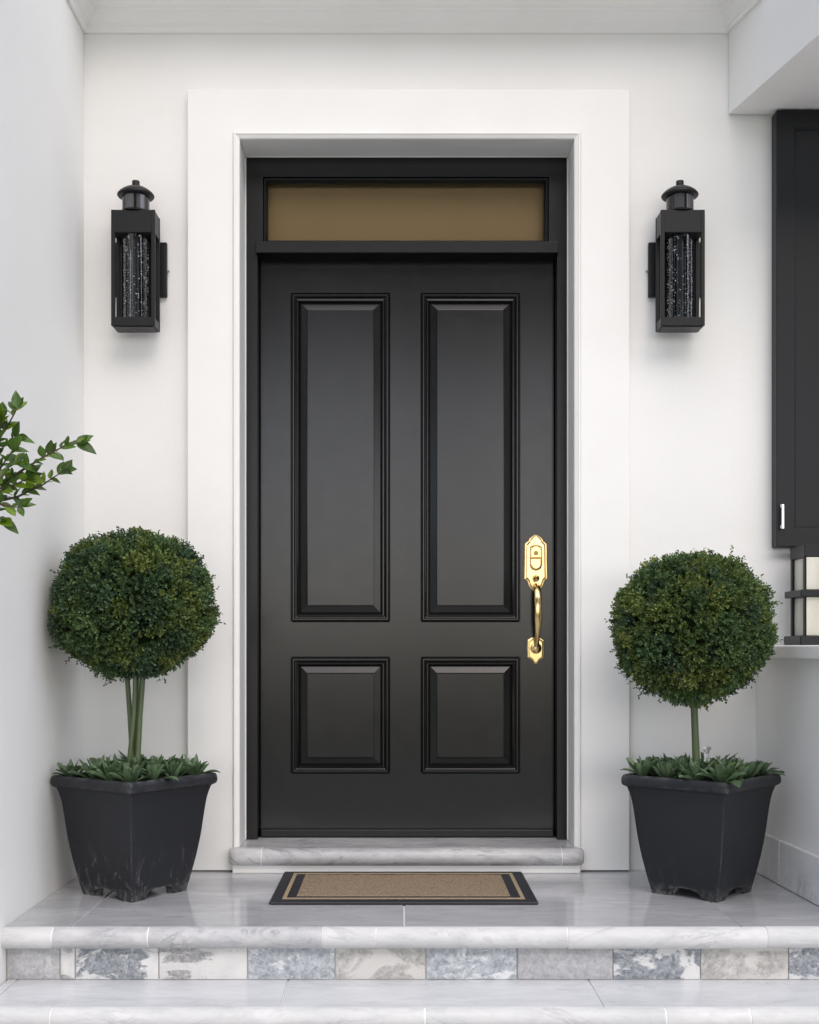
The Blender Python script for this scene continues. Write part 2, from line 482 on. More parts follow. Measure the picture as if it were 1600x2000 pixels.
# belt of trees added unseen behind the viewer, to darken the door's gloss
rs0 = np.random.RandomState(8)
tb = MB()
for k in range(13):
    tx, tyy = -39 + 6.5 * k + rs0.uniform(-1.5, 1.5), -24 + rs0.uniform(-2, 2)
    tb.tube([(tx, tyy, GZ), (tx + 0.1, tyy, 4), (tx, tyy, 9)], [0.28, 0.2, 0.1], 8)
    tb.lathe([(math.sin(a) * 3.7, 11.6 - math.cos(a) * 3.9) for a in np.linspace(0.05, math.pi - 0.05, 10)], tx, tyy, 12)
    n = 1000
    d = rs0.normal(0, 1, (n, 3)); d /= np.linalg.norm(d, axis=1)[:, None]
    p = d * (rs0.uniform(0.45, 1.0, (n, 1)) ** 0.5) * np.array([4.6, 3.6, 4.6]) + np.array([tx, tyy, 11.6])
    for q in p:
        u = rs0.normal(0, 1, 3); u /= np.linalg.norm(u); w = np.cross(u, rs0.normal(0, 1, 3)); w /= np.linalg.norm(w)
        sz = rs0.uniform(0.35, 0.6)
        tb.add([q - u * sz, q + w * sz * 0.6, q + u * sz, q - w * sz * 0.6], [(0, 1, 2, 3)])
mat('added_belt_leaf', (0.035, 0.06, 0.02), 0.6)
tbo = obj('added_tree_belt', tb.mesh('added_tree_belt', False), 'added_belt_leaf')
tag(tbo, kind='stuff')

# ------------------------------------------------------------------ walls, ceiling, beam
WY = 0.035                                        # face of the back wall
LX = -1.132                                        # face of the left wall
OX0, OX1, OZ1 = -0.567, 0.629, 2.62               # clear opening of the door reveal
CEIL = 3.13

wall = grid_plate([-5.0, OX0 - 0.012, OX1 + 0.012, 5.0], [GZ, 0.02, OZ1 + 0.012, 3.9], {(1, 1)}, WY, 0.46).build('house_wall', 'plaster')
tag(wall, 'cream plastered house wall around the black front door', 'wall')

lw = MB().box(-0.42, 0.0, -1.035, -0.001, 0, 3.4 - GZ).build('side_wall', 'plaster', None, 0.004, loc=(LX, WY, GZ))
tag(lw, 'white plastered side wall on the left, behind the leafy branches', 'wall')

# low wall on the right, slightly splayed, with coping and marble skirting
SP = math.tan(R(2.6))
def lowx(y, off=0.0): return 1.290 + off + (WY - y) * SP
rw = empty('low_wall', (1.29, WY, 0)); tag(rw, 'low white wall with ledge and marble skirting behind the right planter', 'wall')
def splayed(off0, off1, y0, y1, z0, z1):
    vs = []
    for z in (z0, z1):
        vs += [(lowx(y0, off0) - 1.29, y0 - WY, z), (lowx(y0, off1) - 1.29, y0 - WY, z), (lowx(y1, off1) - 1.29, y1 - WY, z), (lowx(y1, off0) - 1.29, y1 - WY, z)]
    return MB().add(vs, [(0, 3, 2, 1), (4, 5, 6, 7), (0, 1, 5, 4), (1, 2, 6, 5), (2, 3, 7, 6), (3, 0, 4, 7)])
splayed(0, 0.55, -0.87, WY - 0.001, GZ, 0.764).build('wall_face', 'plaster', rw)
splayed(-0.028, 0.58, -0.895, WY - 0.001, 0.765, 0.809).build('coping', 'trim', rw, 0.007, 3)
for a, b in ((WY - 0.001, -0.245), (-0.249, -0.868)):
    splayed(-0.020, -0.001, b, a, 0.001, 0.152).build('skirting', 'skirting_marble', rw, 0.004)

# ceiling with crown moulding
ce = box('porch_ceiling', 'trim', None, LX - 0.3, 2.3, -0.22, WY - 0.002, CEIL, 3.4)
tag(ce, kind='structure')
# beam over the right side, splayed outwards
BX0, BX1 = 1.188, 1.188 + (WY + 0.64) * math.tan(R(12.9))
bm_ = MB()
pts = [(BX0, WY - 0.003), (BX1, -0.64), (2.3, -0.64), (2.3, WY - 0.003)]
bm_.prism(pts, 'z', 2.72, CEIL - 0.002)
beam = bm_.build('ceiling_beam', 'plaster', None, 0.004)
tag(beam, 'white boxed beam hanging below the ceiling on the right above the shutter', 'beam')

# crown moulding, mitred at both corners
prof = [(0.0, 3.012), (0.010, 3.012), (0.013, 3.020), (0.013, 3.030), (0.018, 3.036), (0.024, 3.040), (0.030, 3.048), (0.037, 3.060), (0.047, 3.070),
        (0.050, 3.072), (0.050, 3.080), (0.058, 3.086), (0.066, 3.096), (0.070, 3.108), (0.070, CEIL - 0.001), (0.0, CEIL - 0.001)]
def inter(p, d, q, e):
    den = d[0] * e[1] - d[1] * e[0]
    t_ = ((q[0] - p[0]) * e[1] - (q[1] - p[1]) * e[0]) / den
    return (p[0] + d[0] * t_, p[1] + d[1] * t_)
bd = Vector((BX1 - BX0, -0.64 - WY)).normalized(); bn = Vector((bd.y, -bd.x))   # inward normal of the beam face
if bn.x > 0: bn = -bn
sections = []
for which in range(4):
    ring = []
    for p, z in prof:
        L = ((LX + 0.001 + p, 0), (0, 1)); B = ((0, WY - 0.001 - p), (1, 0))
        Rr = ((BX0 + bn.x * (p + 0.001), WY + bn.y * (p + 0.001)), (bd.x, bd.y)); F = ((0, -0.215), (1, 0))
        a, b = [(L, F), (L, B), (B, Rr), (Rr, F)][which]
        q = inter(a[0], a[1], b[0], b[1]); ring.append((q[0], q[1], z))
    sections.append(ring)
crown = MB().rings(sections, True, True, True).build('crown_moulding', 'trim', ce, 0, smooth=False)

# ------------------------------------------------------------------ porch landing, steps
pf = empty('porch_floor', (0, 0, 0)); tag(pf, kind='structure')
NY = -0.846                                       # where the tread meets its bullnose
box('bed', 'grout', pf, LX + 0.002, 1.9, NY + 0.001, WY - 0.001, -0.055, -0.0045)
jx = [LX + 0.003, -0.940, 0.018, 0.985, 1.9]
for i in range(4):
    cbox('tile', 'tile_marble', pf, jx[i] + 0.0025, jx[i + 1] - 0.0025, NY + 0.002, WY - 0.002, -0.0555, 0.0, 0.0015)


def bullnose(name, m, parent, x0, x1, yb, front, z0, z1, jit=0.0):
    r = (z1 - z0) / 2
    pts = [(yb, z1)]
    zc = (z0 + z1) / 2
    for k in range(0, 13):
        a = math.pi / 2 + math.pi * k / 12
        pts.append((front + r + r * math.cos(a) * 1.0, zc + r * math.sin(a)))
    pts.append((yb, z0))
    cx = (x0 + x1) / 2
    mb = MB(); mb.prism(pts, 'x', x0 - cx, x1 - cx)
    o = mb.build(name, m, parent, 0.0, smooth=True, loc=(cx, random.uniform(-jit, jit), random.uniform(-jit, jit)))
    return o


fx = lambda px, y: X(px, y)
cut = [LX - 0.012] + [fx(p, -0.86) for p in (103, 290, 631, 735, 1108, 1497)] + [1.9]
kinds = ['nosing_pale', 'nosing_grey', 'nosing_grey', 'nosing_pale', 'nosing_pale', 'nosing_pale', 'nosing_pale']
for i in range(7):
    gap = 0.0006 if i in (3, 6) else 0.0022
    bullnose('nosing_stone', kinds[i], pf, cut[i] + gap, cut[i + 1] - 0.0022, NY, -0.878, -0.061, 0.0005, 0.0012)
bullnose('nosing_mortar', 'grout', pf, LX - 0.010, 1.899, NY - 0.0008, -0.8762, -0.0592, -0.0013)
# riser of rough stones set in mortar
cbox('mortar_bed', 'mortar', pf, LX + 0.003, 1.9, -0.826, -0.80, -0.157, -0.061)
rc = [LX + 0.006] + [fx(p, -0.83) for p in (118, 148, 311, 484, 655, 832, 1010, 1197, 1368, 1540, 1690, 1830)] + [1.88]
rk = ['stone_grey', 'stone_pale', 'stone_blue', 'stone_pale', 'stone_ice', 'stone_buff', 'stone_ice', 'stone_grey', 'stone_blue', 'stone_buff', 'stone_blue', 'stone_pale', 'stone_grey']
rnd = random.Random(5)
for i in range(13):
    x0, x1 = rc[i] + 0.002, rc[i + 1] - 0.002
    w, hgt = (x1 - x0), 0.090
    nx_, nz_ = 9, 5
    mb = MB(); vs = []; fs = []
    for j in range(nz_):
        for k in range(nx_):
            ex = min(k, nx_ - 1 - k); ez = min(j, nz_ - 1 - j)
            dep = rnd.uniform(0.0, 0.005) if ex and ez else -0.003
            jz = rnd.uniform(-0.002, 0.001) if (j == nz_ - 1) else (rnd.uniform(-.001, .001) if j else 0)
            vs.append((-w / 2 + w * k / (nx_ - 1), -0.008 - dep, -hgt / 2 + hgt * j / (nz_ - 1) + jz))
    for j in range(nz_ - 1):
        for k in range(nx_ - 1):
            a = j * nx_ + k; fs.append((a, a + 1, a + nx_ + 1, a + nx_))
    b0 = len(vs)
    edge = [k for k in range(nx_)] + [j * nx_ + nx_ - 1 for j in range(1, nz_)] + [(nz_ - 1) * nx_ + k for k in range(nx_ - 2, -1, -1)] + [j * nx_ for j in range(nz_ - 2, 0, -1)]
    for e in edge: vs.append((vs[e][0], 0.008, vs[e][2]))
    for q in range(len(edge)):
        q2 = (q + 1) % len(edge); fs.append((edge[q2], edge[q], b0 + q, b0 + q2))
    mb.add(vs, fs)
    mb.build('riser_stone', rk[i], pf, 0, smooth=True, loc=((x0 + x1) / 2, -0.826 - rnd.uniform(0, 0.003), -0.1095))

ls = empty('lower_step', (0, 0, 0)); tag(ls, kind='structure')
LZ, LN = -0.156, -1.095
box('bed', 'grout', ls, LX + 0.003, 1.9, LN + 0.001, -0.801, GZ + 0.001, LZ - 0.0045)
lj = [LX + 0.004, -1.098, -0.317, 0.548, 1.40, 1.9]
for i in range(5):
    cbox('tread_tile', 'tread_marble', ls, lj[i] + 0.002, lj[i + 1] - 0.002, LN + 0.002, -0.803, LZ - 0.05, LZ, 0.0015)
lc = [LX + 0.004] + [fx(p, -1.11) for p in (100, 830, 1300, 1465)] + [1.9]
for i in range(5):
    bullnose('nosing_stone', 'nosing_pale', ls, lc[i] + 0.002, lc[i + 1] - 0.002, LN, -1.127, LZ - 0.0605, LZ + 0.0005, 0.001)
bullnose('nosing_mortar', 'grout', ls, LX + 0.006, 1.899, LN - 0.0008, -1.1252, LZ - 0.0587, LZ - 0.0013)
for i in range(9):
    x0 = LX + 0.006 + i * 0.337
    cbox('riser_stone', ('stone_blue', 'stone_pale', 'stone_grey', 'stone_buff')[i % 4], ls, x0 + 0.002, x0 + 0.335, -1.086, -1.07, GZ + 0.004, LZ - 0.0625, 0.003)

# ------------------------------------------------------------------ white door surround
ds = empty('door_surround', ((OX0 + OX1) / 2, 0, 0)); tag(ds, 'white moulded surround framing the black front door', 'door surround')
sx = (OX0 + OX1) / 2
CX0, CX1, CZ1 = X(366, 0), X(1230, 0), Z(175, 0)
def dbox(name, m, x0, x1, y0, y1, z0, z1, bev=0.0): return box(name, m, ds, x0 - sx, x1 - sx, y0, y1, z0, z1, bev)
bw = 0.022
grid_plate([CX0 - sx, OX0 - bw - 0.001 - sx, OX1 + bw + 0.001 - sx, CX1 - sx], [0.0045, OZ1 + bw + 0.001, CZ1], {(1, 0)}, 0.0, WY + 0.004).build('casing', 'trim', ds, 0.003)
# bead round the opening: three sides, ogee section, mitred
bp = [(0.0, -0.02), (0.0, 0.006), (0.003, 0.009), (0.007, 0.009), (0.010, 0.006), (0.014, 0.004), (0.019, 0.0015), (0.022, -0.002), (0.022, -0.02)]
rings = []
for (xx, zz, dx, dz) in ((OX0 - bw, 0.001, 1, 0), (OX0 - bw, OZ1 + bw, 1, -1), (OX1 + bw, OZ1 + bw, -1, -1), (OX1 + bw, 0.001, -1, 0)):
    rings.append([(xx + dx * u - sx, -h, zz + dz * u) for u, h in bp])
MB().rings(rings, True, True, True).build('bead', 'trim', ds, 0, smooth=False)
dbox('reveal_side', 'trim', OX0 - 0.011, OX0, 0.0215, 0.40, 0.021, OZ1 + 0.011)
dbox('reveal_side', 'trim', OX1, OX1 + 0.011, 0.0215, 0.40, 0.021, OZ1 + 0.011)
dbox('reveal_soffit', 'trim', OX0 + 0.0005, OX1 - 0.0005, 0.0215, 0.40, OZ1, OZ1 + 0.011)

for s_ in (0, 1):
    dbox('caulk_bead', 'trim', (OX0 + 0.0003, OX1 - 0.0045)[s_], (OX0 + 0.0045, OX1 - 0.0003)[s_], 0.1505, 0.1545, 0.0905, OZ1 - 0.005, 0.0015)
dbox('caulk_bead', 'trim', OX0 + 0.005, OX1 - 0.005, 0.1505, 0.1545, OZ1 - 0.0045, OZ1 - 0.0003, 0.0015)
# black backing box added behind the door to block sky at the gaps
hm = MB(); hm.add([(-0.7, 0.461, 0.0), (0.76, 0.461, 0.0), (0.76, 1.9, 0.0), (-0.7, 1.9, 0.0), (-0.7, 0.461, 2.75), (0.76, 0.461, 2.75), (0.76, 1.9, 2.75), (-0.7, 1.9, 2.75)],
                  [(0, 1, 2, 3), (4, 7, 6, 5), (1, 5, 6, 2), (2, 6, 7, 3), (3, 7, 4, 0)])
tag(hm.build('door_backing', 'void_black'), kind='structure')

# ------------------------------------------------------------------ marble door sill
sl = empty('door_sill', (sx, 0, 0)); tag(sl, 'grey marble sill with rounded front edge under the black door', 'sill')
SX0, SX1, SF, SB, ST = X(446, -0.05), X(1142, -0.05), -0.062, -0.002, 0.090
scut = [SX0, X(511, -0.05), X(1098, -0.05), SX1]
def nose_end(x0, x1, r_end0, r_end1):
    """bullnosed sill stone, its outer end rounded in plan"""
    r = 0.0315; zc = ST - r
    arc = [(math.pi / 2 + math.pi * k / 10) for k in range(11)]
    stations = []
    ns = 8
    def add_st(x, inset): stations.append((x, inset))
    if r_end0:
        for k in range(ns + 1):
            a = math.pi / 2 * k / ns; add_st(x0 + 0.03 * (1 - math.sin(a)), 0.03 * (1 - math.cos(math.pi / 2 - a)) if False else 0.03 * (1 - math.sin(a)) )
        stations.sort()
    else: add_st(x0, 0)
    if r_end1:
        for k in range(ns + 1):
            a = math.pi / 2 * k / ns; add_st(x1 - 0.03 * (1 - math.sin(a)), 0.03 * (1 - math.sin(a)))
    else: add_st(x1, 0)
    return stations
for i in range(3):
    x0, x1 = scut[i] + (0.0015 if i else 0), scut[i + 1] - (0.0015 if i < 2 else 0)
    r = 0.0315; zc = ST - r; E = 0.028
    st = []
    if i == 0:
        for k in range(7):
            a = math.pi / 2 * k / 6; st.append((x0 + E * (1 - math.sin(a)), E * (1 - math.cos(a))))
        st = [(x, ins) for x, ins in st]
        st = [(x0 + E * (1 - math.cos(math.pi / 2 * k / 6)), E * (1 - math.sin(math.pi / 2 * k / 6))) for k in range(7)] + [(x1, 0)]
    elif i == 2:
        st = [(x0, 0)] + [(x1 - E * (1 - math.cos(math.pi / 2 * k / 6)), E * (1 - math.sin(math.pi / 2 * k / 6))) for k in range(6, -1, -1)]
    else: st = [(x0, 0), (x1, 0)]
    rings = []
    for x, ins in st:
        rr = r * (1 - 0.35 * ins / E)
        ring = [(x - sx, SB, zc + rr)]
        for k in range(13):
            a = math.pi / 2 + math.pi * k / 12
            ring.append((x - sx, SF + ins * 0.8 + rr + rr * math.cos(a), zc + rr * math.sin(a)))
        ring.append((x - sx, SB, zc - rr)); rings.append(ring)
    MB().rings(rings, True, True, True).build('nosing_stone', 'sill_marble', sl, 0, smooth=True)
box('sill_slab', 'sill_marble', sl, OX0 + 0.001 - sx, OX1 - 0.001 - sx, SB + 0.0005, 0.42, 0.028, ST - 0.0006)
bullnose('sill_mortar', 'grout', sl, SX0 + 0.035 - sx, SX1 - 0.035 - sx, SB - 0.001, SF + 0.0018, ST - 0.0612, ST - 0.0018)
box('sill_riser', 'trim', sl, SX0 + 0.012 - sx, SX1 - 0.012 - sx, -0.028, -0.0015, 0.001, 0.0275)

# ------------------------------------------------------------------ black door frame with transom light
FY = 0.155
df = empty('door_frame', (sx, FY, ST)); tag(df, 'black wooden door frame with tan transom window above the door', 'door frame')
def fbox(name, m, x0, x1, y0, y1, z0, z1, bev=0.002, parent=df): return box(name, m, parent, x0 - sx, x1 - sx, y0 - FY, y1 - FY, z0 - ST, z1 - ST, bev)
JX0, JX1 = -0.521, 0.588                          # inner edges of the jambs
TZ0, TZ1 = 2.2986, 2.545                          # transom opening
TX0, TX1 = -0.5005, 0.557
grid_plate([q - sx for q in (OX0 + 0.0015, JX0, TX0, TX1, JX1, OX1 - 0.0015)], [q - ST for q in (ST + 0.0005, 2.2575, TZ0, TZ1, OZ1 - 0.001)],
           {(1, 0), (2, 0), (3, 0), (2, 2)}, 0.0, 0.145).build('frame', 'frame_black', df, 0.002)
fbox('transom_bar', 'frame_black', JX0 - 0.006, JX1 + 0.004, FY - 0.022, FY - 0.0003, 2.2565, TZ0 + 0.0005, 0.003)
b = rect_loft(TX0 + 0.0005 - sx, TX1 - 0.0005 - sx, TZ0 + 0.0005 - ST, TZ1 - 0.0005 - ST,
              [(0.0, -0.02), (0.0, -0.008), (0.003, -0.003), (0.007, -0.002), (0.010, -0.005), (0.012, -0.012), (0.015, -0.016), (0.0155, -0.03), (0.0, -0.03)], 0.0)
b.build('glazing_bead', 'frame_black', df)
fbox('transom_pane', 'glass', TX0 + 0.004, TX1 - 0.004, FY + 0.031, FY + 0.037, TZ0 + 0.004, TZ1 - 0.004, 0)
bl = box('roller_blind', 'blind', None, TX0 + 0.001, TX1 - 0.001, FY + 0.060, FY + 0.064, TZ0 + 0.001, TZ1 - 0.001)
tag(bl, 'tan roller blind behind the transom glass above the door', 'blind')

# ------------------------------------------------------------------ front door
DY = 0.220
dr = empty('front_door', (sx, DY, 0.097)); tag(dr, 'black four-panel front door with polished brass handle', 'door')
DXa, DXb, DZa, DZb = JX0 + 0.003, JX1 - 0.003, 0.099, 2.30
dz = 0.097
ux = lambda px: X(px, DY); uz = lambda py: Z(py, DY)
pxs = [(ux(568), ux(762)), (ux(822), ux(1016))]
pzs = [(uz(1215), uz(572)), (uz(1512), uz(1283))]
xs = [DXa, pxs[0][0], pxs[0][1], pxs[1][0], pxs[1][1], DXb]
zs = [DZa, pzs[1][0], pzs[1][1], pzs[0][0], pzs[0][1], DZb]
holes = {(1, 1), (3, 1), (1, 3), (3, 3)}
grid_plate([x - sx for x in xs], [z - dz for z in zs], holes, 0.0, 0.045).build('leaf', 'door_black', dr, 0.0012)
for (xa, xb) in pxs:
    for (za, zb) in pzs:
        a = (xa - sx, xb - sx, za - dz, zb - dz)
        rect_loft(*a, [(0.0, -0.02), (0.0, -0.009), (0.004, -0.010), (0.0055, 0.004), (0.0085, 0.0085), (0.0125, 0.0085), (0.016, 0.005), (0.0175, -0.006),
                       (0.022, -0.008), (0.0235, -0.003), (0.0275, -0.002), (0.030, -0.006), (0.0310, -0.013), (0.0315, -0.03), (0.0, -0.03)], 0.0).build('moulding', 'door_black', dr)
        rect_loft(*a, [(0.030, -0.030), (0.0305, -0.0155), (0.060, -0.0035), (0.0608, -0.0045), (0.0615, -0.0005), (0.064, 0.0)], 0.0, True).build('panel', 'door_black', dr)
box('weather_bar', 'frame_black', dr, DXa - sx + 0.002, DXb - sx - 0.002, -0.020, -0.0005, -0.0060, 0.024, 0.005)

# ---- brass handle set
HX = X(1046.5, DY)
k_ = 0.000324
def hz(cy): return Z(1000 + cy / 5.88, DY - 0.02)
def outline(pts):
    """right half listed from top to bottom, as crop pixels about the centre line"""
    right = [((x - 507) * k_, hz(y) - dz) for x, y in pts]
    left = [(-x, z) for x, z in reversed(right) if abs(x) > 1e-6]
    return right + left
def plate(name, m, pts, y0, steps, parent, bev=0.0008):
    """stack of shrinking outlines -> moulded plate; steps = [(shrink in m, height)]"""
    o = outline(pts)
    cz = sum(z for x, z in o) / len(o)
    w = max(x for x, z in o); hh = max(abs(z - cz) for x, z in o)
    rings = [[(HX - sx + x, y0, z) for x, z in o]]
    for sh, h in steps:
        rings.append([(HX - sx + x * (1 - sh / w), y0 - h, cz + (z - cz) * (1 - sh / hh)) for x, z in o])
    ob = MB().rings(rings, True, True, True).build(name, m, parent, 0, smooth=False)
    return ob
up_pts = [(507, 250), (530, 258), (556, 276), (584, 300), (590, 322), (612, 338), (634, 358), (637, 400), (638, 560), (642, 770), (612, 790), (597, 820), (588, 852), (560, 885), (530, 905), (507, 912)]
lo_pts = [(507, 1436), (555, 1440), (604, 1470), (606, 1560), (604, 1672), (560, 1696), (541, 1715), (530, 1738), (507, 1752)]
up = plate('escutcheon', 'brass', up_pts, -0.0003, [(0.0, 0.003), (0.002, 0.0048), (0.0065, 0.0052), (0.0085, 0.0075), (0.012, 0.0082)], dr)
lo = plate('lower_rosette', 'brass', lo_pts, -0.0003, [(0.0, 0.003), (0.002, 0.0048), (0.005, 0.0052), (0.007, 0.007), (0.010, 0.0078)], dr)
# lock cover: shield with a shadow gap and a small cylinder
sh_pts = [(507, 372), (545, 378), (575, 398), (580, 440), (580, 600), (570, 640), (545, 664), (507, 674)]
g_ = plate('lock_surround', 'brass_dark', sh_pts, -0.0083, [(0.0, 0.0008), (0.001, 0.0011)], up)
g_.parent = up
sh2 = [(507, 534), (545, 534), (573, 534), (574, 600), (564, 634), (541, 656), (507, 665)]
plate('lock_cover', 'brass', sh2, -0.0092, [(0.0, 0.003), (0.002, 0.005), (0.006, 0.0058)], up)
sh3 = [(507, 382), (541, 386), (566, 402), (572, 440), (572, 522), (507, 524)]
plate('keyway', 'brass', sh3, -0.0092, [(0.0, 0.0025), (0.0015, 0.004), (0.004, 0.0036), (0.006, 0.0028)], up)
cyl = [(0.0, 0.0), (0.0085, 0.0), (0.0085, 0.003), (0.007, 0.0045), (0.0, 0.0045)]
def disc(name, m, cx, z, y0, prof, parent, seg=20):
    mb = MB(); mb.lathe(prof, 0, 0, seg, False)
    o = mb.build(name, m, parent, 0, smooth=True)
    for v_ in o.data.vertices:
        x, y, zz = v_.co; v_.co = (cx + x, y0 - zz, z + y)
    return o
disc('key_cylinder', 'brass_dark', HX - sx, hz(470) - dz, -0.0125, cyl, up)
for q in range(2):
    disc('rivet', 'brass_dark', HX - sx + (-0.004 if q else 0.004), hz(600) - dz, -0.0145, [(0, 0), (0.0022, 0), (0.0018, 0.001), (0, 0.0012)], up, 10)
# thumb press
tp = MB(); tp.tube([(HX - sx, -0.008, hz(742) - dz), (HX - sx, -0.016, hz(745) - dz), (HX - sx, -0.028, hz(765) - dz), (HX - sx, -0.040, hz(792) - dz)],
                   [0.010, 0.0115, 0.012, 0.006], 14, 0.7)
tp.build('thumb_press', 'brass', up, 0, smooth=True)
# grip: bowed bar from the upper plate to the lower rosette
gp = [(838, -0.007), (850, -0.022), (880, -0.038), (930, -0.048), (1000, -0.054), (1100, -0.058), (1200, -0.058), (1300, -0.053), (1400, -0.043), (1470, -0.030), (1530, -0.018), (1560, -0.007)]
gr = [0.012, 0.0115, 0.0125, 0.0135, 0.0145, 0.0135, 0.0145, 0.012, 0.010, 0.0092, 0.0095, 0.012]
grip = MB(); grip.tube([(HX - sx + 0.003 * math.sin(math.pi * i / 11), y, Z(1000 + c_ / 5.88, DY + y) - dz) for i, (c_, y) in enumerate(gp)], gr, 16, 0.55)
grip.build('grip', 'brass', dr, 0, smooth=True)
disc('grip_boss', 'brass', HX - sx, hz(1565) - dz, -0.0075, [(0, 0), (0.021, 0), (0.021, 0.003), (0.018, 0.006), (0.012, 0.008), (0.009, 0.0105), (0.0, 0.0115)], lo, 24)

# ------------------------------------------------------------------ doormat
dm = empty('doormat', (0.017, -0.302, 0.0)); tag(dm, 'tan coir doormat with black rubber border before the door', 'doormat')
mw, mh = 0.42, 0.256
MB().box(-mw, mw, -mh, mh, 0.0005, 0.010).build('rubber_border', 'rubber', dm, 0.006, 3)
def ring_mesh(ax, ay, bx, by, z0, z1):
    o = [(-ax, -ay), (ax, -ay), (ax, ay), (-ax, ay)]; i_ = [(-bx, -by), (bx, -by), (bx, by), (-bx, by)]
    return MB().rings([[(*p, z0) for p in o], [(*p, z1) for p in o], [(*p, z1) for p in i_], [(*p, z0) for p in i_]], True)
ring_mesh(mw - 0.038, mh - 0.040, mw - 0.050, mh - 0.056, 0.009, 0.0118).build('stripe', 'coir_pale', dm)
ring_mesh(mw - 0.0505, mh - 0.0565, mw - 0.080, mh - 0.078, 0.009, 0.0112).build('inner_border', 'rubber', dm)
fw, fh = mw - 0.079, mh - 0.077
rs = np.random.RandomState(3)
nx_, ny_ = 170, 96
vs = []; fs = []
for j in range(ny_):
    for i in range(nx_):
        e = 1 if (0 < i < nx_ - 1 and 0 < j < ny_ - 1) else 0
        vs.append((-fw + 2 * fw * i / (nx_ - 1) + (rs.uniform(-.0012, .0012)), -fh + 2 * fh * j / (ny_ - 1) + rs.uniform(-.0012, .0012), 0.0098 + e * (0.0018 + rs.uniform(0, 0.0035))))
for j in range(ny_ - 1):
    for i in range(nx_ - 1):
        a = j * nx_ + i; fs.append((a, a + 1, a + nx_ + 1, a + nx_))
MB().add(vs, fs).build('coir_field', 'coir', dm)

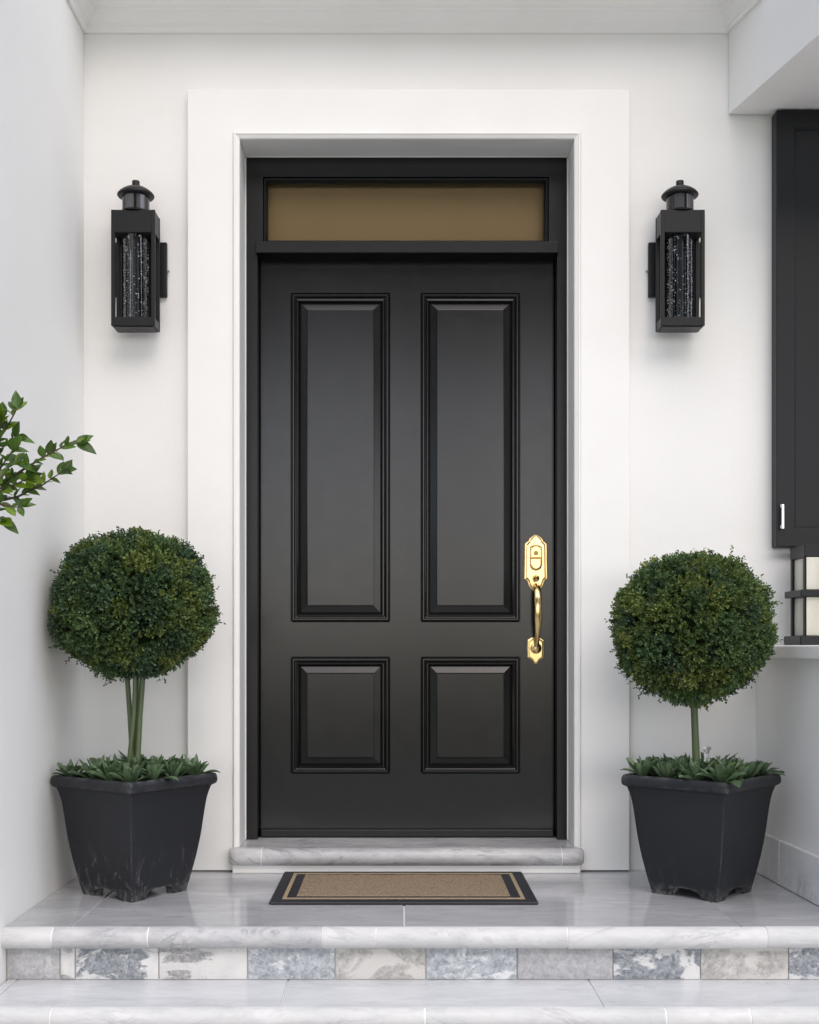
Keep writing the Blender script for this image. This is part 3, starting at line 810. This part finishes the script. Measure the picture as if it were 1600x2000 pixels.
# ------------------------------------------------------------------ wall lanterns
def make_lantern():
    root = empty('wall_lantern')
    W, D, H = 0.0755, 0.045, 0.406
    yc = -0.042 - D                                # centre of the cage in front of the wall
    box('backplate', 'lantern_black', root, -0.096, 0.096, -0.020, -0.0005, 0.135, 0.330, 0.003)
    for s in (-1, 1):
        mb = MB(); mb.tube([(s * 0.095, -0.010, 0.228), (s * 0.101, -0.010, 0.228), (s * 0.104, -0.010, 0.228)], [0.0045, 0.0045, 0.003], 10)
        mb.build('screw', 'steel_dark', root, 0, smooth=True)
    box('arm', 'lantern_black', root, -0.03, 0.03, -0.0415, -0.0205, 0.19, 0.28, 0.002)
    box('housing', 'lantern_black', root, -W, W, yc - D, yc + D, H - 0.080, H, 0.003)
    box('base', 'lantern_black', root, -W, W, yc - D, yc + D, 0.0, 0.031, 0.002)
    box('base_trim', 'lantern_black', root, -W + 0.006, W - 0.006, yc - D + 0.006, yc + D - 0.006, -0.003, -0.0003, 0.001)
    for sx_ in (-1, 1):
        for sy_ in (-1, 1):
            x0, x1 = sorted((sx_ * W, sx_ * (W - 0.012))); y0, y1 = sorted((sy_ * D, sy_ * (D - 0.011)))
            box('corner_post', 'lantern_black', root, x0 - (0.0015 if sx_ < 0 else -0.0), x1 + (0.0015 if sx_ > 0 else 0), yc + y0 - (0.0015 if sy_ < 0 else 0), yc + y1, 0.0005, H - 0.0005, 0.002)
    box('back_panel', 'gloss_black', root, -W + 0.012, W - 0.012, yc + D - 0.006, yc + D - 0.002, 0.0312, H - 0.0802)
    for s in (-1, 1):
        for q in range(3):
            x = s * (W - 0.020 - q * 0.0085)
            box('rib', 'gloss_black', root, x - 0.002, x + 0.002, yc + D - 0.016, yc + D - 0.0062, 0.0313, H - 0.0803, 0.001)
    mb = MB(); mb.lathe([(0.0425, 0.0314), (0.0425, H - 0.0804)], 0, yc, 40, False)
    gl = mb.build('glass_cylinder', 'smoked_glass', root, 0, smooth=True)
    mb = MB(); mb.lathe([(0.0, 0.0315), (0.013, 0.0315), (0.013, H - 0.0805), (0.0, H - 0.0805)], 0, yc, 20, False)
    mb.build('light_core', 'sensor_lens', root, 0, smooth=True)
    rr = random.Random(11)
    mb = MB()
    for q in range(380):
        a = rr.uniform(0, 2 * math.pi); rad = rr.uniform(0.0412, 0.0428)
        zz = 0.034 + (H - 0.118) * (rr.random() ** 1.25)
        s = rr.choice([0.0010, 0.0012, 0.0014, 0.0018, 0.0024])
        cx, cy = rad * math.cos(a), yc + rad * math.sin(a)
        mb.add([(cx + s, cy, zz), (cx - s, cy, zz), (cx, cy + s, zz), (cx, cy - s, zz), (cx, cy, zz + s), (cx, cy, zz - s)],
               [(0, 2, 4), (2, 1, 4), (1, 3, 4), (3, 0, 4), (2, 0, 5), (1, 2, 5), (3, 1, 5), (0, 3, 5)])
    bb = mb.build('bubbles', 'bubble', gl); bb['kind'] = 'stuff'
    mb = MB(); mb.lathe([(0.054, H + 0.0003), (0.054, H + 0.003), (0.049, H + 0.005)], 0, yc, 36)
    mb.build('collar', 'lantern_black', root, 0, smooth=True)
    mb = MB(); mb.lathe([(0.0475, H + 0.0052), (0.0475, H + 0.058)], 0, yc, 36)
    sn = mb.build('motion_sensor', 'gloss_black', root, 0, smooth=True)
    for a0 in (-125, -75):
        vs = []; n = 8
        for zz in (H + 0.007, H + 0.057):
            for k in range(n + 1):
                a = R(a0 + 40 * k / n); vs.append((0.0487 * math.cos(a), yc + 0.0487 * math.sin(a), zz))
        MB().add(vs, [(k, k + 1, n + 2 + k, n + 1 + k) for k in range(n)]).build('lens', 'sensor_lens', sn, 0, smooth=True)
    H += 0.013
    mb = MB(); mb.lathe([(0.048, H + 0.0455), (0.055, H + 0.0455), (0.062, H + 0.047), (0.065, H + 0.051), (0.064, H + 0.055), (0.058, H + 0.062), (0.048, H + 0.070), (0.034, H + 0.078), (0.018, H + 0.0825), (0.0, H + 0.0835)], 0, yc, 40, False)
    mb.build('cap', 'lantern_black', root, 0, smooth=True)
    mb = MB(); mb.lathe([(0.0, H + 0.083), (0.0135, H + 0.083), (0.0138, H + 0.101), (0.0125, H + 0.1035), (0.0, H + 0.1035)], 0, yc, 20, False)
    mb.build('finial', 'lantern_black', root, 0, smooth=True)
    return root
lan = make_lantern()
lz = 1.926
lan.location = (X(259.5, -0.10), WY, lz)
tag(lan, 'black wall lantern with seeded glass mounted left of the door', 'wall lantern', 'lanterns flanking the door')
lan2 = copy_tree(lan)
lan2.location = (X(1334.5, -0.10), WY, lz)
tag(lan2, 'black wall lantern with seeded glass mounted right of the door', 'wall lantern', 'lanterns flanking the door')

# ------------------------------------------------------------------ shutter on the right
SHX0 = X(1507, WY)
st_ = empty('shutter', (SHX0, WY, 1.16)); tag(st_, 'tall black shutter with recessed panel and silver handle beside right lantern', 'shutter')
sw, shh, sd = 0.52, 2.712 - 1.16, 0.058
fr = 0.066
grid_plate([0, fr, sw - fr, sw], [0, fr, shh - 0.062, shh], {(1, 1)}, -sd, -0.0005).build('frame', 'shutter_black', st_, 0.003)
rect_loft(fr + 0.0005, sw - fr - 0.0005, fr + 0.0005, shh - 0.0625, [(0.0, -0.02), (0.0, -0.004), (0.003, -0.006), (0.005, -0.010), (0.0055, -0.012)], -sd, True).build('panel', 'shutter_black', st_)
hx_ = X(1526, WY - sd) - SHX0
z0_, z1_ = Z(1034, WY - sd) - 1.16, Z(986, WY - sd) - 1.16
hb = box('handle', 'silver', st_, hx_ - 0.0045, hx_ + 0.0045, -sd - 0.022, -sd - 0.014, z0_, z1_, 0.002)
for q, zz in enumerate((z0_ + 0.008, z1_ - 0.006)):
    box('handle_post', 'silver', hb, hx_ - 0.006, hx_ + 0.006, -sd - 0.0138, -sd - 0.0002, zz - 0.006, zz + 0.006, 0.001)

# ------------------------------------------------------------------ black cage lantern on the ledge
lt = empty('ledge_lantern', (1.387, -0.045, 0.8095)); tag(lt, 'black framed lantern with cream glass standing on the ledge below the shutter', 'lantern')
w_, d_, h_ = 0.24, 0.150, 0.346
box('base_plate', 'shutter_black', lt, -0.022, w_ + 0.022, -d_ - 0.022, 0.006, 0.0, 0.032, 0.004)
box('middle_band', 'shutter_black', lt, -0.020, w_ + 0.020, -d_ - 0.020, 0.004, 0.165, 0.189, 0.003)
box('top_plate', 'shutter_black', lt, -0.001, w_ + 0.001, -d_ - 0.001, 0.002, h_ - 0.045, h_, 0.003)
pw = 0.020
for (a0, b0) in ((0, -d_), (w_ - pw, -d_), (0, -pw), (w_ - pw, -pw)):
    box('post', 'shutter_black', lt, a0, a0 + pw, b0, b0 + pw, 0.0325, h_ - 0.0455, 0.002)
for (za, zb) in ((0.0325, 0.1645), (0.1895, h_ - 0.0455)):
    box('front_pane', 'cream_glass', lt, pw + 0.0005 - 0.016, w_ - pw - 0.0005 + 0.016, -d_ + 0.0005 - 0.006, -d_ + 0.0045 - 0.006, za + 0.0005, zb - 0.0005, 0.001)
    box('side_pane', 'cream_glass', lt, 0.008, 0.012, -d_ + pw + 0.0005, -pw - 0.0005, za + 0.0005, zb - 0.0005, 0.001)
    box('side_pane', 'cream_glass', lt, w_ - 0.012, w_ - 0.008, -d_ + pw + 0.0005, -pw - 0.0005, za + 0.0005, zb - 0.0005, 0.001)
    box('back_pane', 'cream_glass', lt, pw + 0.0005, w_ - pw - 0.0005, -0.012, -0.008, za + 0.0005, zb - 0.0005, 0.001)
disc('stud', 'steel_dark', 0.055, 0.016, -d_ - 0.0222, [(0, 0), (0.006, 0), (0.005, 0.002), (0, 0.003)], lt, 14)
box('latch', 'steel_dark', lt, 0.045, 0.075, -d_ - 0.026, -d_ - 0.0202, 0.172, 0.183, 0.002)


# ------------------------------------------------------------------ planters
def rounded_square(h, rc, n_side=14, n_c=4):
    """points of a square of half side h; returns (x, y, t) with t the signed position along the side (-1..1)"""
    pts = []
    for s in range(4):
        ang = s * math.pi / 2
        ca, sa = math.cos(ang), math.sin(ang)
        for k in range(n_side + 1):
            u = -1 + 2 * k / n_side
            x, y = u * (h - rc), -h
            pts.append((x * ca - y * sa, x * sa + y * ca, u))
        for k in range(1, n_c):
            a = -math.pi / 2 + math.pi / 2 * k / n_c
            x, y = h - rc + rc * math.cos(a), -(h - rc) + rc * math.sin(a)
            pts.append((x * ca - y * sa, x * sa + y * ca, 1.0))
    return pts


def make_planter(r_rim, H, m, rz, loc, label):
    root = empty('planter', loc, rz)
    hr = r_rim / math.sqrt(2)
    zsc = [(0.0, 0.615), (0.10, 0.662), (0.20, 0.703), (0.30, 0.742), (0.42, 0.782), (0.52, 0.808), (0.62, 0.829), (0.70, 0.846), (0.78, 0.868), (0.84, 0.892), (0.885, 0.922)]
    def sc(z): return float(np.interp(z / H, [a for a, b in zsc], [b for a, b in zsc]))
    def arch(u):
        a = abs(u)
        if a > 0.60: return 0.0
        if a > 0.42: 
            q = (0.60 - a) / 0.18; return 0.024 * (3 * q * q - 2 * q ** 3)
        return 0.024 + 0.008 * (1 - (a / 0.42) ** 2)
    rings = []
    base = rounded_square(1.0, 0.03, 28)
    # inner skirt up to the base, then outer skin, rim, inside
    def ring(z, s, inset=0.0): return [(x * (hr * s - inset), y * (hr * s - inset), z) for x, y, u in base]
    rings.append(ring(0.07, sc(0.07), 0.03))
    rings.append([(x * (hr * sc(arch(u)) - 0.024), y * (hr * sc(arch(u)) - 0.024), arch(u)) for x, y, u in base])
    rings.append([(x * hr * sc(arch(u)), y * hr * sc(arch(u)), arch(u)) for x, y, u in base])
    for zf in (0.095, 0.15, 0.22, 0.30, 0.38, 0.45, 0.52, 0.60, 0.67, 0.74, 0.78, 0.82, 0.85, 0.875, 0.888):
        rings.append(ring(zf * H, sc(zf * H)))
    for zf, s in ((0.897, 0.932), (0.902, 0.950), (0.908, 0.972), (0.917, 0.990), (0.935, 1.0), (0.958, 1.0), (0.980, 0.993), (0.994, 0.978), (1.0, 0.955), (0.998, 0.920), (0.985, 0.900), (0.95, 0.890), (0.92, 0.885)):
        rings.append(ring(zf * H, s))
    MB().rings(rings, True, True, False).build('pot', m, root, 0, smooth=True)
    s = hr * 0.884
    n = 22; vs = []; fs = []
    rr = random.Random(int(abs(loc[0]) * 1000))
    for j in range(n):
        for i in range(n):
            vs.append((-s + 2 * s * i / (n - 1), -s + 2 * s * j / (n - 1), 0.955 * H + rr.uniform(-0.005, 0.005)))
    for j in range(n - 1):
        for i in range(n - 1):
            a = j * n + i; fs.append((a, a + 1, a + n + 1, a + n))
    MB().add(vs, fs).build('soil', 'soil', root, 0, smooth=True)
    tag(root, label, 'planter', 'planters flanking the door')
    return root
PH = 0.388
pl1 = make_planter(0.270, PH, 'planter_scuffed', R(45 + 9.5), (-0.863, -0.360, 0.0), 'charcoal square planter with scuffed corner standing left of the door')
pl2 = make_planter(0.268, PH, 'planter_clean', R(45 + 3.0), (0.993, -0.360, 0.0), 'charcoal square planter standing in the right corner beside the skirting')


# ------------------------------------------------------------------ topiary trees
def leaf_cloud(name, seed, centre, radii, parent, n_clump, palette, weights):
    rs = np.random.RandomState(seed)
    V = []; T = []
    i = np.arange(n_clump) + 0.5
    ph = np.arccos(1 - 2 * i / n_clump); th = math.pi * (1 + 5 ** 0.5) * i
    N = np.stack([np.cos(th) * np.sin(ph), np.sin(th) * np.sin(ph), np.cos(ph)], 1)
    N += rs.normal(0, 0.045, N.shape); N /= np.linalg.norm(N, axis=1)[:, None]
    rad = np.array(radii)
    pal = np.array(palette)
    # broad uneven lumps in the outline
    lump = sum(np.sin(N @ rs.normal(0, 1, 3) * f + rs.uniform(0, 6)) * a for f, a in ((2.5, 0.012), (4, 0.014), (7, 0.014), (11, 0.012)))
    # neighbouring clumps tend to share a tone
    tonef = sum(np.sin(N @ rs.normal(0, 1, 3) * f + rs.uniform(0, 6)) for f in (3, 5, 8)) / 3
    for c in range(n_clump):
        n = N[c]
        reach = 0.955 + lump[c] + rs.normal(0, 0.034)
        ci = rs.choice(len(pal), p=weights)
        if tonef[c] > 0.35 and rs.rand() < 0.3: ci = len(pal) - 1 - rs.randint(2)
        if tonef[c] < -0.35 and rs.rand() < 0.3: ci = rs.randint(2)
        ccol = pal[ci] * rs.uniform(0.8, 1.35)
        droop = np.array([0, 0, rs.uniform(-0.1, 0.35)])
        ns = rs.randint(20, 28)
        for s in range(ns):
            off = rs.normal(0, 1, 3); off -= n * off.dot(n)
            base = n * (reach - 0.22) + off * 0.022
            d = n + off * 0.36 + droop * 0.6 + rs.normal(0, 0.10, 3); d /= np.linalg.norm(d)
            L = rs.uniform(0.040, 0.058) * (1.4 if rs.rand() < 0.022 else 1.0)
            start = base * rad
            nl = 13
            tt = np.linspace(0.22, 1.0, nl)
            side = np.cross(d, rs.normal(0, 1, 3)); side /= np.linalg.norm(side)
            nor = np.cross(d, side)
            ang = rs.uniform(0, 2 * math.pi) + np.arange(nl) * 2.4
            spread = (0.0105 * (1 - tt ** 1.5 * 0.75))
            dirs = d[None] * 0.75 + (np.cos(ang)[:, None] * side[None] + np.sin(ang)[:, None] * nor[None] * 0.8) * 0.75 + rs.normal(0, 0.15, (nl, 3))
            dirs /= np.linalg.norm(dirs, axis=1)[:, None]
            p0 = start[None] + d[None] * (L * tt)[:, None]
            wv = np.cross(dirs, rs.normal(0, 1, (nl, 3))); wv /= np.linalg.norm(wv, axis=1)[:, None]
            ll = rs.uniform(0.0080, 0.0130, nl)[:, None]; ww = rs.uniform(0.0026, 0.0044, nl)[:, None]
            q = np.stack([p0, p0 + dirs * ll * 0.5 + wv * ww, p0 + dirs * ll, p0 + dirs * ll * 0.5 - wv * ww], 1)
            V.append(q)
            col = ccol[None] * rs.uniform(0.72, 1.28, (nl, 1)) 
            T.append(col)
    V = np.concatenate(V).reshape(-1, 3) + np.array(centre)[None]
    T = np.concatenate(T)
    nq = len(T)
    me = bpy.data.meshes.new(name)
    me.vertices.add(nq * 4); me.vertices.foreach_set('co', V.astype(np.float32).ravel())
    me.loops.add(nq * 4); me.loops.foreach_set('vertex_index', np.arange(nq * 4, dtype=np.int32))
    me.polygons.add(nq); me.polygons.foreach_set('loop_start', np.arange(0, nq * 4, 4, dtype=np.int32))
    me.polygons.foreach_set('loop_total', np.full(nq, 4, dtype=np.int32))
    me.update(calc_edges=True)
    at = me.color_attributes.new('tone', 'FLOAT_COLOR', 'POINT')
    C4 = np.ones((nq * 4, 4), np.float32); C4[:, :3] = np.repeat(T, 4, axis=0)
    at.data.foreach_set('color', C4.ravel())
    o = obj(name, me, 'crown_leaf', parent)
    o['kind'] = 'stuff'
    return o


def topiary(label, loc, ball, radii, stems, seed, palette, weights, soil_z):
    root = empty('topiary_tree', (loc[0], loc[1], soil_z))
    c = (ball[0] - loc[0], ball[1] - loc[1], ball[2] - soil_z)
    for pts, rad in stems:
        MB().tube([(p[0] - loc[0], p[1] - loc[1], p[2] - soil_z) for p in pts], rad, 12).build('trunk', 'green_stem', root, 0, smooth=True)
    cr = leaf_cloud('crown', seed, c, radii, root, 370, palette, weights)
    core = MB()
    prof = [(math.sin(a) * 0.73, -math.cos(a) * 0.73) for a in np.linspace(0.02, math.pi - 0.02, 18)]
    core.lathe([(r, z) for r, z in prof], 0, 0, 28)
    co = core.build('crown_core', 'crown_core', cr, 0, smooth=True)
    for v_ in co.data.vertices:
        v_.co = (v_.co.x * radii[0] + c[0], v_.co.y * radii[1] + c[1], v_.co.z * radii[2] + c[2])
    tag(root, label, 'topiary', 'ball topiaries flanking the door')
    return root
SOIL = PH * 0.955
pal = [(0.046, 0.084, 0.044), (0.056, 0.100, 0.040), (0.070, 0.116, 0.038), (0.090, 0.132, 0.038), (0.114, 0.152, 0.040), (0.142, 0.174, 0.046)]
ty = -0.360
def wave(pts_px, rads, y):
    return [tuple(P(px, py, y_)) for (px, py, y_) in [(a, b, y + c) for a, b, c in pts_px]], rads
ballL = tuple(P(262, 1181, ty)); ballR = tuple(P(1352, 1226, ty))
stemsL = [wave([(243, 1250, 0.02), (249, 1330, 0.02), (254, 1400, 0.015), (257, 1450, 0.01), (258, 1512, 0.0)], [0.0085, 0.0085, 0.0085, 0.009, 0.009], ty),
          wave([(284, 1250, 0.0), (278, 1330, 0.0), (273, 1400, 0.0), (270, 1460, 0.0), (268, 1512, 0.0)], [0.0095, 0.0095, 0.0095, 0.0095, 0.010], ty),
          wave([(270, 1250, 0.03), (267, 1330, 0.028), (264, 1400, 0.022), (263, 1460, 0.018), (262, 1512, 0.01)], [0.008, 0.008, 0.008, 0.008, 0.008], ty),
          wave([(262, 1250, -0.02), (264, 1330, -0.02), (261, 1400, -0.018), (256, 1450, -0.014), (250, 1512, -0.008)], [0.007, 0.007, 0.007, 0.0075, 0.008], ty)]
stemsR = [wave([(1356, 1300, 0.0), (1356, 1380, 0.0), (1358, 1430, 0.0), (1360, 1480, 0.0), (1361, 1512, 0.0)], [0.0115, 0.0115, 0.012, 0.0128, 0.0135], ty)]
topiary('ball topiary with a bundle of twisted green stems in the left planter', (-0.863, ty), ballL, (0.282, 0.268, 0.253), stemsL, 21, pal, [0.22, 0.27, 0.22, 0.16, 0.09, 0.04], SOIL)
topiary('ball topiary with a single slim stem in the right planter', (0.993, ty), ballR, (0.277, 0.266, 0.264), stemsR, 34, pal, [0.10, 0.18, 0.25, 0.23, 0.16, 0.08], SOIL)


# ------------------------------------------------------------------ leafy underplanting
def leaf_mesh(name, m, L, W, curl, fold, n=6, obovate=False):
    """leaf from the origin along +y, rising; curl bends it back"""
    vs = []; fs = []
    for i in range(n + 1):
        t_ = i / n
        w = W * (math.sin(math.pi * (t_ ** 0.8) * 0.94 + 0.12)) * (1 - 0.15 * t_)
        if obovate: w = W * (0.30 + 0.95 * t_ ** 1.2) * math.sqrt(max(0.0, 1 - max(0.0, (t_ - 0.55) / 0.46) ** 2))
        elif i == n: w = W * 0.05
        a = curl * t_
        y = L * (math.sin(a) / curl if abs(curl) > 1e-4 else t_); z = L * ((1 - math.cos(a)) / curl if abs(curl) > 1e-4 else 0)
        for k, u in enumerate((-1, -0.55, 0, 0.55, 1)):
            vs.append((u * w, y, z + fold * abs(u) ** 1.5 * w))
    for i in range(n):
        for k in range(4):
            a = i * 5 + k; fs.append((a, a + 1, a + 6, a + 5))
    me = MB().add(vs, fs).mesh(name, False)
    me.materials.append(M[m])
    for p in me.polygons: p.use_smooth = True
    return me


def link(name, me, parent, loc, rot):
    o = bpy.data.objects.new(name, me); COL.objects.link(o); o.parent = parent
    o.location = loc; o.rotation_euler = rot
    return o
succ = [leaf_mesh('leaf', 'succulent_leaf', 0.066, 0.0125, -0.45, 0.75, 7, True), leaf_mesh('leaf', 'succulent_leaf', 0.056, 0.0135, 0.5, 0.7, 7, True), leaf_mesh('leaf', 'succulent_leaf', 0.062, 0.015, -0.8, 0.5, 7, True),
        leaf_mesh('leaf', 'succulent_leaf', 0.072, 0.011, 0.25, 0.6)]
lime = [leaf_mesh('leaf', 'succulent_lime', 0.085, 0.019, -0.8, 0.45, 7, True), leaf_mesh('leaf', 'succulent_lime', 0.070, 0.018, 0.3, 0.5, 7)]


def rosette(root_loc, seed, meshes, n, scale, label, group):
    rr = random.Random(seed)
    root = empty('rosette_plant', root_loc, rr.uniform(0, 6.28))
    for i in range(n):
        f = i / (n - 1)
        el = 1.35 * (1 - f) + 0.50 * f + rr.uniform(-0.14, 0.14)
        az = i * 2.39996 + rr.uniform(-0.2, 0.2)
        s = scale * (0.62 + 0.45 * f) * rr.uniform(0.85, 1.15)
        o = link('leaf', meshes[rr.randrange(len(meshes))], root, (0, 0, 0.0), (0, 0, 0))
        m = Matrix.Rotation(az, 4, 'Z') @ Matrix.Rotation(el, 4, 'X') @ Matrix.Scale(s, 4)
        m.translation = Vector((0.012 * f * -math.sin(az), 0.012 * f * math.cos(az), 0.002 + 0.006 * (1 - f)))
        o.matrix_local = m
    tag(root, label, 'plant', group)
    return root


def underplant(pl, rz, side, seed):
    rr = random.Random(seed)
    s = 0.268 / math.sqrt(2) * 0.885
    c_, s_ = math.cos(rz), math.sin(rz)
    rows = {}
    g4 = (-0.82, -0.28, 0.28, 0.82)
    for i in range(4):
        for j in range(4):
            x, y = g4[i] * s + rr.uniform(-.007, .007), g4[j] * s + rr.uniform(-.007, .007)
            wx, wy = pl.location.x + x * c_ - y * s_, pl.location.y + x * s_ + y * c_
            rows.setdefault(i + j, []).append((wx, wy))
    # rows run parallel to the house wall; row 0 is the corner towards the viewer
    keys = sorted(rows, key=lambda k: sum(q[1] for q in rows[k]) / len(rows[k]))
    rown = ['front corner', 'second row from the front', 'third row from the front', 'middle row', 'third row from the wall', 'second row from the wall', 'rear corner']
    colw = {1: ['single'], 2: ['left', 'right'], 3: ['left', 'central', 'right'], 4: ['leftmost', 'centre-left', 'centre-right', 'rightmost']}
    for ri, k in enumerate(keys):
        pts = sorted(rows[k])
        for ci, (wx, wy) in enumerate(pts):
            lab = '%s green leafy rosette of the %s in the %s planter' % (colw[len(pts)][ci], rown[ri], side)
            if len(pts) == 1: lab = 'green leafy rosette in the %s of the %s planter' % (rown[ri], side)
            rosette((wx, wy, SOIL + 0.004), seed * 100 + ri * 10 + ci, succ, 21, rr.uniform(1.0, 1.3), lab, 'leafy rosettes in the %s planter' % side)
underplant(pl1, R(54.5), 'left', 3)
underplant(pl2, R(48.0), 'right', 4)
rosette((1.040, -0.475, SOIL + 0.010), 77, lime, 9, 1.1, 'lime green broad-leaved plant at the front of the right planter', None)

# small grey plant tag behind the right stem
tg = MB(); tg.box(-0.011, 0.011, -0.0012, 0.0012, 0.0, 0.100); tg.box(-0.015, 0.015, -0.002, 0.002, 0.1003, 0.112)
tgo = tg.build('plant_tag', None, None, 0.001)
tt_ = mat('tag_plastic', (0.35, 0.36, 0.37), 0.25)
tt_.color(tt_.mix(tt_.ramp(tt_.noise(tt_.obj(), 70, 4, 0.7), [(0.4, 0.0), (0.6, 1.0)]), (0.14, 0.15, 0.16), (0.60, 0.62, 0.64)))
tgo.data.materials.append(M['tag_plastic'])
tgo.location = (X(1381, ty - 0.01), ty - 0.01, SOIL - 0.005); tgo.rotation_euler = (R(-4), R(2), R(12))
tag(tgo, 'small grey plant tag stuck in the right planter beside the stem', 'plant tag')

# ------------------------------------------------------------------ leafy shrub reaching in from the left
shrub = empty('leafy_shrub', (-1.46, -1.30, GZ)); tag(shrub, 'leafy green shrub branches reaching in from the left edge', 'shrub')
sO = Vector((-1.46, -1.30, GZ))
BYD = -1.2
def SP_(px, py, dy=0.0): return P(px, py, BYD + dy) - sO
lm = [leaf_mesh('leaf', 'shrub_leaf', 0.046, 0.0125, -0.45, 0.35, 6), leaf_mesh('leaf', 'shrub_leaf', 0.040, 0.0135, 0.35, 0.45, 6), leaf_mesh('leaf', 'shrub_leaf_young', 0.040, 0.014, 0.4, 0.5, 6), leaf_mesh('leaf', 'shrub_leaf', 0.038, 0.0125, -0.8, 0.25, 6)]
hub = Vector((-1.27, -1.24, 0.72)) - sO
MB().tube([(0, 0, 0), (0.03, 0.01, 0.35), (0.10, 0.03, 0.75), hub], [0.016, 0.014, 0.011, 0.009], 8).build('stem', 'bark', shrub, 0, smooth=True)
branches = [
    [(-60, 985, 0.0), (22, 933, -0.02), (50, 914, -0.03), (78, 897, -0.03), (100, 884, -0.03), (125, 872, -0.02), (150, 866, -0.02)],
    [(-60, 1010, 0.02), (0, 978, 0.0), (35, 970, 0.0), (60, 957, 0.01), (82, 948, 0.01), (105, 932, 0.02), (122, 922, 0.02)],
    [(-50, 930, 0.0), (-15, 880, 0.0), (6, 845, 0.01), (18, 826, 0.01), (28, 808, 0.0), (34, 797, 0.0)],
    [(-60, 1010, -0.03), (-20, 985, -0.04), (5, 985, -0.05), (30, 990, -0.05), (42, 990, -0.05)],
    [(-60, 985, 0.03), (-25, 930, 0.02), (-5, 890, 0.03), (10, 868, 0.03), (30, 856, 0.04)],
    [(-60, 1010, 0.0), (-25, 1000, -0.02), (-8, 1008, -0.02), (3, 1016, -0.02)],
    [(-60, 985, -0.02), (-20, 955, -0.05), (5, 930, -0.06), (18, 912, -0.06), (30, 905, -0.06)],
    [(-60, 1010, 0.04), (-25, 975, 0.04), (5, 950, 0.05), (22, 940, 0.05)],
    [(-60, 985, 0.01), (-20, 940, 0.0), (0, 915, -0.01), (14, 895, -0.02), (24, 880, -0.02)],
    [(-60, 1000, -0.01), (-20, 970, -0.02), (8, 955, -0.03), (34, 944, -0.03), (52, 936, -0.03)],
    [(-60, 985, 0.0), (-30, 915, 0.0), (-10, 865, -0.01), (0, 835, -0.01), (4, 818, -0.01)],
    [(-60, 960, 0.02), (-90, 880, 0.05), (-110, 800, 0.05), (-105, 760, 0.02)],
    [(-70, 985, -0.02), (-120, 930, -0.05), (-170, 900, -0.06)],
]
rr = random.Random(19)
for bi, bp_ in enumerate(branches):
    pts = [hub] + [SP_(a, b, c) for a, b, c in bp_]
    rad = list(np.linspace(0.0045, 0.0012, len(pts)))
    br = MB().tube(pts, rad, 6).build('branch', 'bark', shrub, 0, smooth=True)
    # leaves in opposite pairs along the outer part, a tuft at the tip
    dense = []
    for i in range(1, len(pts) - 1):
        a, b = pts[i], pts[i + 1]
        L = (b - a).length; n = max(1, int(L / 0.0140))
        for k in range(n): dense.append((a.lerp(b, (k + 0.5) / n), (b - a).normalized()))
    for j, (p, d) in enumerate(dense):
        for s in (-1, 1):
            if rr.random() < 0.12: continue
            az = rr.uniform(-0.5, 0.5) + (math.pi / 2 if j % 2 else 0)
            ref = Vector((0, -1, 0.25)).normalized()
            u = d.cross(ref).normalized(); w = u.cross(d)
            out = (u * math.cos(az) + w * math.sin(az)) * s
            y = (out * 0.8 + d * rr.uniform(0.35, 0.8) + Vector((rr.uniform(-.25, .25), rr.uniform(-.25, .25), rr.uniform(-.1, .35)))).normalized()
            zax = (Vector((0, -0.7, 0.7)) + Vector((rr.uniform(-.5, .5), rr.uniform(-.5, .5), rr.uniform(-.3, .3)))); zax = (zax - y * zax.dot(y)).normalized()
            xax = y.cross(zax)
            sc_ = rr.uniform(0.6, 1.1)
            m = Matrix((xax, y, zax)).transposed().to_4x4() @ Matrix.Scale(sc_, 4); m.translation = p
            o = link('leaf', lm[2] if rr.random() < 0.16 else rr.choice((lm[0], lm[1], lm[3])), br, (0, 0, 0), (0, 0, 0)); o.matrix_local = m
    tip, d = pts[-1], (pts[-1] - pts[-2]).normalized()
    for q in range(4):
        y = (d * 1.0 + Vector((rr.uniform(-.7, .7), rr.uniform(-.7, .7), rr.uniform(-.7, .7)))).normalized()
        zax = Vector((0, -0.8, 0.6)); zax = (zax - y * zax.dot(y)).normalized(); xax = y.cross(zax)
        m = Matrix((xax, y, zax)).transposed().to_4x4() @ Matrix.Scale(rr.uniform(0.8, 1.3), 4); m.translation = tip
        o = link('leaf', lm[2] if q == 0 else lm[q % 2], br, (0, 0, 0), (0, 0, 0)); o.matrix_local = m
